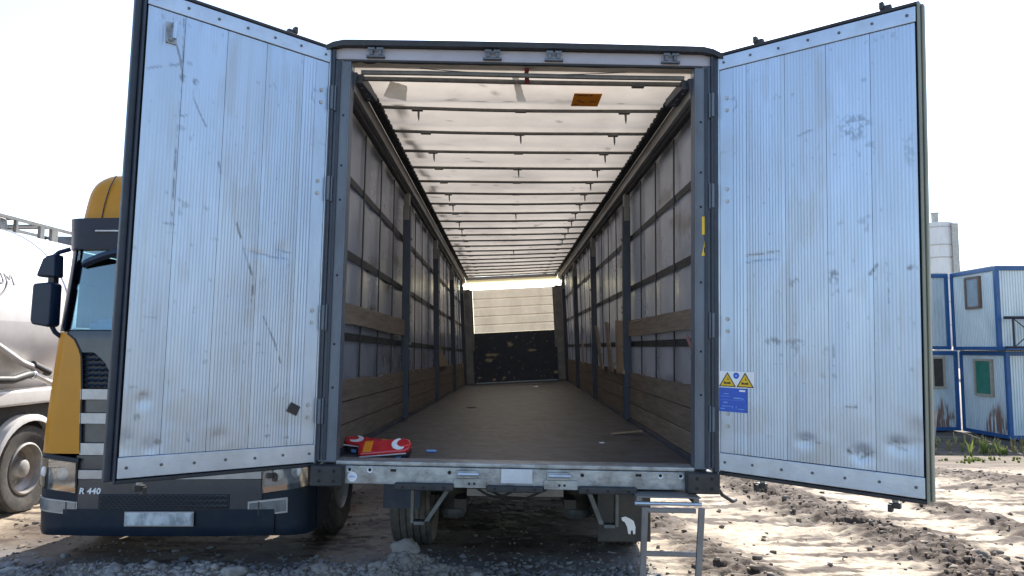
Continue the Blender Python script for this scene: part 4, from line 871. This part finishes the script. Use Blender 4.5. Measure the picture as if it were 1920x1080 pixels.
for x in (-.32, .32):
    MB().box(x - .02, x + .02, 1.9, 9.0, zc + R_ + .12, zc + R_ + .16).build('walkway_rail', 'walkdark', tn)
for i, y in enumerate((1.95, 2.25, 2.42, 2.75, 3.05, 3.15, 3.6, 4.1, 4.35, 5.2, 5.6, 6.3, 7.4, 8.5)):
    for x in (-.32, .32): MB().box(x - .02, x + .025, y, y + .04 + .05 * (i % 3), zc + R_ - .05, zc + R_ + .118).build('walkway_bracket', 'walkdark', tn)
    MB().box(-.298, .298, y + .01, y + .035 + .12 * (i % 2), zc + R_ + .125, zc + R_ + .15).build('walkway_tread', 'walkdark', tn)
for y in (1.6, 3.4, 5.4): MB().lathe([(.30, 0), (.30, .16), (.27, .20), (.001, .22)], (0, y, zc + R_ - .06), 'z', 24).build('manhole', 'walkdark', tn, smooth=True)
pts = [(1.18, 1.6, 2.15), (1.19, 2.1, 1.95), (1.20, 2.55, 1.73), (1.20, 2.95, 1.62)]
MB().tube(pts, .038, 10).build('air_pipe', 'tank', tn, smooth=True)
MB().tube([(1.20, 2.75, 1.70), (1.20, 3.05, 1.60)], .05, 10).build('pipe_coupling', 'hose', tn, smooth=True)
MB().tube([(1.22, 1.2, 1.62), (1.24, 1.9, 1.56), (1.24, 2.35, 1.54), (1.22, 2.62, 1.585), (1.2, 2.72, 1.59)], .045, 10).build('hose', 'hose', tn, smooth=True)
MB().tube([(1.2, 2.71, 1.59), (1.2, 2.80, 1.585), (1.2, 3.2, 1.44)], .032, 10).build('hose_pipe', 'tank', tn, smooth=True)
MB().lathe([(.05, -.02), (.056, 0), (.05, .02)], (1.2, 2.76, 1.585), 'y', 14).build('hose_ring', 'rail', tn)
for y in (2.74, 4.05, 5.35):
    for s in (-1, 1):
        wheel(tn, s * 1.02, y, .50, .40, s)
        ar = [(.60 * cos(t), .60 * sin(t)) for t in np.linspace(radians(172), radians(15), 18)]
        P = np.array([[(s * x_, y + a, .50 + b) for a, b in ar] for x_ in (.80, 1.0, 1.235, 1.25)]); P[3, :, 2] -= .05; MB().slab(P, (0, 0, .025)).build('mudguard', 'tank', tn, smooth=True)
    MB().tube([(-1, y, .5), (1, y, .5)], .06, 10).build('axle', 'chassis', tn)
for s in (-1, 1): MB().box(*sorted((s * 1.22, s * 1.25)), .2, 2.0, .42, .98).build('side_guard', 'tank', tn, bevel=.01)

# ------------------------------------------------------------------ stacked site cabins
M['cabin'] = mat('cabin_corrugated', (.60, .66, .68), (.50, .57, .60), .38, .25, 3, .05, 20, (1, 1, .3), (.38, .42, .44), .4)
M['cabinrust'] = mat('cabin_corrugated_rusty', (.60, .66, .68), (.50, .57, .60), .42, .2, 3, .05, 20, (1, 1, .3), (.38, .42, .44), .4, attr=('rust', (.20, .085, .04)))
M['frameblue'] = mat('frame_blue', (.018, .10, .27), (.014, .075, .21), .45, 0, 5, dirt=(.08, .09, .12), dirtamt=.3)
M['winbrown'] = mat('window_brown', (.20, .13, .09), (.15, .10, .07), .6, 0, 9)
M['winpale'] = mat('window_cream', (.42, .36, .28), (.34, .29, .22), .6, 0, 9)
M['pane'] = mat('window_pane', (.30, .36, .40), (.22, .28, .32), .12, 0, 2, spec=.7)
M['panegreen'] = mat('green_window_board', (.03, .20, .14), (.025, .16, .11), .4, 0, 4)
M['panedark'] = mat('dark_window_pane', (.07, .055, .05), (.05, .04, .04), .2, 0, 4)
M['railing'] = mat('black_railing', (.015, .015, .018), None, .5)
def cabin(name, x0, x1, y0, y1, z0, z1, label, wins=(), pitch=.09, rust=None, dep=.022):
    """wins: (face, a0, a1, b0, b1, frame material, pane material); face 'l' = the x0 wall, 'f' = the y0 wall"""
    o = empty(name, (x0, y0, z0), label, 'site cabin'); W_, D_, H = x1 - x0, y1 - y0, z1 - z0; p = .12
    for nm, f, ln in (('front_wall', lambda a, d, z: (a, .05 + d, z), W_), ('left_wall', lambda a, d, z: (.05 + d, a, z), D_), ('back_wall', lambda a, d, z: (a, D_ - .05 - d, z), W_), ('right_wall', lambda a, d, z: (W_ - .05 - d, a, z), D_)):
        A = []; 
        a = p * .6
        while a < ln - p * .6: A += [(a, 0), (a + pitch * .35, 0), (a + pitch * .5, dep), (a + pitch * .85, dep)]; a += pitch
        A.append((ln - p * .6, 0)); zz = np.linspace(.08, H - .08, 22); P = np.array([[f(x, d, z) for z in zz] for x, d in A])
        if rust and nm == rust[0]:
            AA = np.array([[x for z in zz] for x, d in A]); ZZ = np.array([[z for z in zz] for x, d in A]); dist = np.hypot((AA - rust[1]) / rust[3], (ZZ - rust[2]) / rust[4]); r_ = (1 - sst(.62, 1.0, dist + .8 * (fbm(AA * 7, ZZ * 1.6, 3, 407) - .5))) * sst(.36, .52, fbm(AA * 16, ZZ * 2.2, 3, 401))
            MB().grid(P).build(nm, 'cabinrust', o, attrs={'rust': r_ * .9})
        else: MB().grid(P).build(nm, 'cabin', o)
    for x in (0, W_ - p):
        for y in (0, D_ - p): MB().box(x, x + p, y, y + p, .0, H).build('corner_post', 'frameblue', o, bevel=.01)
    for z, hh in ((0, .12), (H - .13, .13)):
        MB().box(p, W_ - p, 0.004, p * .8, z + .003, z + hh - .003).build('front_rail', 'frameblue', o); MB().box(p, W_ - p, D_ - p * .8, D_ - .004, z + .003, z + hh - .003).build('back_rail', 'frameblue', o)
        MB().box(.004, p * .8, p, D_ - p, z + .003, z + hh - .003).build('side_rail', 'frameblue', o); MB().box(W_ - p * .8, W_ - .004, p, D_ - p, z + .003, z + hh - .003).build('side_rail', 'frameblue', o)
    MB().box(.02, W_ - .02, .02, D_ - .02, H - .02, H + .03).build('roof', 'tankgrey', o)
    for face, a0, a1, b0, b1, fm, pm in wins:
        g_ = (lambda a, b, t: (t, a, b)) if face == 'l' else (lambda a, b, t: (a, t, b)); w_ = .07
        fr = MB()
        for q0, q1, r0, r1 in ((a0, a1, b0, b0 + w_), (a0, a1, b1 - w_, b1), (a0, a0 + w_, b0 + w_, b1 - w_), (a1 - w_, a1, b0 + w_, b1 - w_)): fr.prism([(q0, r0), (q1, r0), (q1, r1), (q0, r1)], g_, -.02, .09)
        f_ = fr.build('window', fm, o); MB().prism([(a0 + w_, b0 + w_), (a1 - w_, b0 + w_), (a1 - w_, b1 - w_), (a0 + w_, b1 - w_)], g_, .012, .03).build('pane', pm, f_)
    return o
cb = cabin('site_cabin', 15.05, 21.0, 22.9, 25.3, 1.82, 4.44, 'upper corrugated cabin with brown window on its end and a balcony railing', [('l', .82, 1.58, 1.35, 2.40, 'winbrown', 'pane')], .085)
cabin('site_cabin', 9.2, 15.03, 25.35, 27.8, 1.84, 4.44, 'upper corrugated cabin set back behind the trailer door, below the silo', (), .13, dep=.035)
cabin('site_cabin', 15.25, 21.2, 22.9, 25.3, -.90, 1.785, 'lower corrugated cabin with a green boarded window and a rust stain', [('l', .72, 1.62, 1.25, 2.44, 'winpale', 'panegreen'), ('f', .62, 1.4, 1.2, 2.3, 'winbrown', 'panedark')], .085, ('left_wall', .62, .0, .80, 1.05))
cabin('site_cabin', 9.4, 15.24, 25.35, 27.8, -.90, 1.785, 'lower corrugated cabin with a small brown window beside the leaning slab', [('f', 4.92, 5.38, 1.42, 2.50, 'winpale', 'panedark')], .085, ('front_wall', 5.3, .0, .75, 1.0))
rl = MB().tube([(-.02, -.34, 1.0), (3.4, -.34, 1.0)], .045, 8); rl.build('railing', 'railing', cb)
MB().tube([(-.02, -.34, .09), (3.4, -.34, .09)], .04, 8).build('railing_foot', 'railing', cb)
for x in (.25, 1.35, 2.45): MB().tube([(x, -.34, .09), (x, -.34, 1.0)], .03, 6).build('railing_post', 'railing', cb); MB().tube([(x, -.34, .1), (x + 1.05, -.34, .98)], .016, 5).build('railing_brace', 'railing', cb); MB().tube([(x + 1.05, -.34, .1), (x, -.34, .98)], .016, 5).build('railing_brace', 'railing', cb)
MB().box(-.02, 3.4, -.40, .0, .02, .06).build('balcony_floor', 'frameblue', cb)

# cement silo far behind
M['silo'] = mat('silo_white', (.66, .67, .68), (.58, .59, .60), .5, 0, .8, 0, 10, (1, 1, .3), (.4, .41, .42), .4)
so = empty('cement_silo', (40.7, 70, -1), 'tall pale cement silo with a filter on top beyond the cabins', 'silo')
MB().lathe([(.3, 1.5), (1.2, 4.2), (1.2, 14.5), (1.22, 14.5), (1.22, 14.75), (.001, 14.8)], (0, 0, 0), 'z', 40).build('barrel', 'silo', so, smooth=True)
for z in (5, 7.2, 9.4, 11.4, 12.6, 14.3): MB().lathe([(1.2, -.05), (1.25, -.04), (1.25, .04), (1.2, .05)], (0, 0, z), 'z', 40).build('hoop', 'tankgrey', so, smooth=True)
MB().lathe([(.32, 14.7), (.32, 15.6), (.38, 15.65), (.38, 15.8), (.001, 15.85)], (-.2, 0, 0), 'z', 20).build('dust_filter', 'tankgrey', so, smooth=True)
MB().box(.62, 1.22, -1.30, -1.06, 1.0, 14.6).build('cable_column', 'tankgrey', so)
for q in (-.2, .2): MB().box(1.30, 1.34, q - .03, q + .03, 1, 15.2).build('ladder_stile', 'tankgrey', so)
for k in range(40): MB().box(1.305, 1.335, -.17, .17, 1.5 + k * .33, 1.53 + k * .33).build('ladder_rung', 'tankgrey', so)
for t in range(4): MB().tube([(1.1 * cos(t * pi / 2 + .7), 1.1 * sin(t * pi / 2 + .7), 0), (1.1 * cos(t * pi / 2 + .7), 1.1 * sin(t * pi / 2 + .7), 4.6)], .1, 8).build('silo_leg', 'tankgrey', so)
# leaning slab by the cabins
M['slab'] = mat('pinkish_board', (.40, .30, .27), (.30, .22, .20), .7, 0, 4, dirt=(.2, .15, .13), dirtamt=.4)
o = MB().obox((0, 0, .52), (.42, 0, 0), (0, .02, .0), (.14, .12, .52)).build('leaning_slab', 'slab', None, bevel=.01); o.location = (12.0, 21.9, float(ground_h(np.array([12.]), np.array([21.9]))[0]) - .02)
tag(o, 'pinkish board leaning by the lower cabin beside the door edge', 'board')

# weeds in front of the cabins
M['weedgreen'] = mat('weed_green', (.20, .24, .06), (.13, .17, .04), .6, 0, 3, trans=.35)
M['weedstraw'] = mat('weed_straw', (.46, .38, .16), (.32, .26, .11), .7, 0, 3, trans=.3)
def weeds(name, n, xr, yr, hmax, m, label):
    V = []; F = []
    for i in range(n):
        x = rng.uniform(*xr); y = rng.uniform(*yr)
        if rng.random() > float(sst(.42, .62, fbm(np.array([x * 1.5]), np.array([y * 1.5]), 2, 517))[0]) + .06: continue
        hh = hmax * rng.uniform(.25, 1) * (.4 + 1.1 * float(fbm(np.array([x * 1.2]), np.array([y * 1.2]), 2, 501)[0])); z = float(ground_h(np.array([x]), np.array([y]))[0]) - .02
        for k in range(7):
            a = rng.uniform(0, 2 * pi); L_ = hh * rng.uniform(.5, 1); w_ = .012 + .02 * rng.random(); dx, dy = cos(a), sin(a); sp = rng.uniform(.1, .45)
            b = len(V); px, py = -dy * w_, dx * w_
            V += [(x - px, y - py, z), (x + px, y + py, z), (x + dx * sp * L_ * .5 + px, y + dy * sp * L_ * .5 + py, z + L_ * .6), (x + dx * sp * L_ * .5 - px, y + dy * sp * L_ * .5 - py, z + L_ * .6), (x + dx * sp * L_ * 1.2, y + dy * sp * L_ * 1.2, z + L_)]
            F += [(b, b + 1, b + 2, b + 3), (b + 3, b + 2, b + 4, b + 4)]
    me = bpy.data.meshes.new(name); me.from_pydata(V, [], [f if f[2] != f[3] else f[:3] for f in F]); me.materials.append(M[m]); o = bpy.data.objects.new(name, me); COL.objects.link(o)
    return tag(o, label, 'weeds', kind='stuff')
weeds('dry_weeds', 200, (9.5, 15.1), (19.8, 22.7), .42, 'weedstraw', 'yellow dry weeds along the foot of the cabins')
weeds('green_weeds', 200, (10, 14.5), (16.5, 18.5), .14, 'weedgreen', 'low green weeds on the bank before the cabins')
weeds('tall_weeds', 40, (11.5, 13.2), (19.0, 20.5), .75, 'weedgreen', 'taller green weeds below the rusty cabin window')
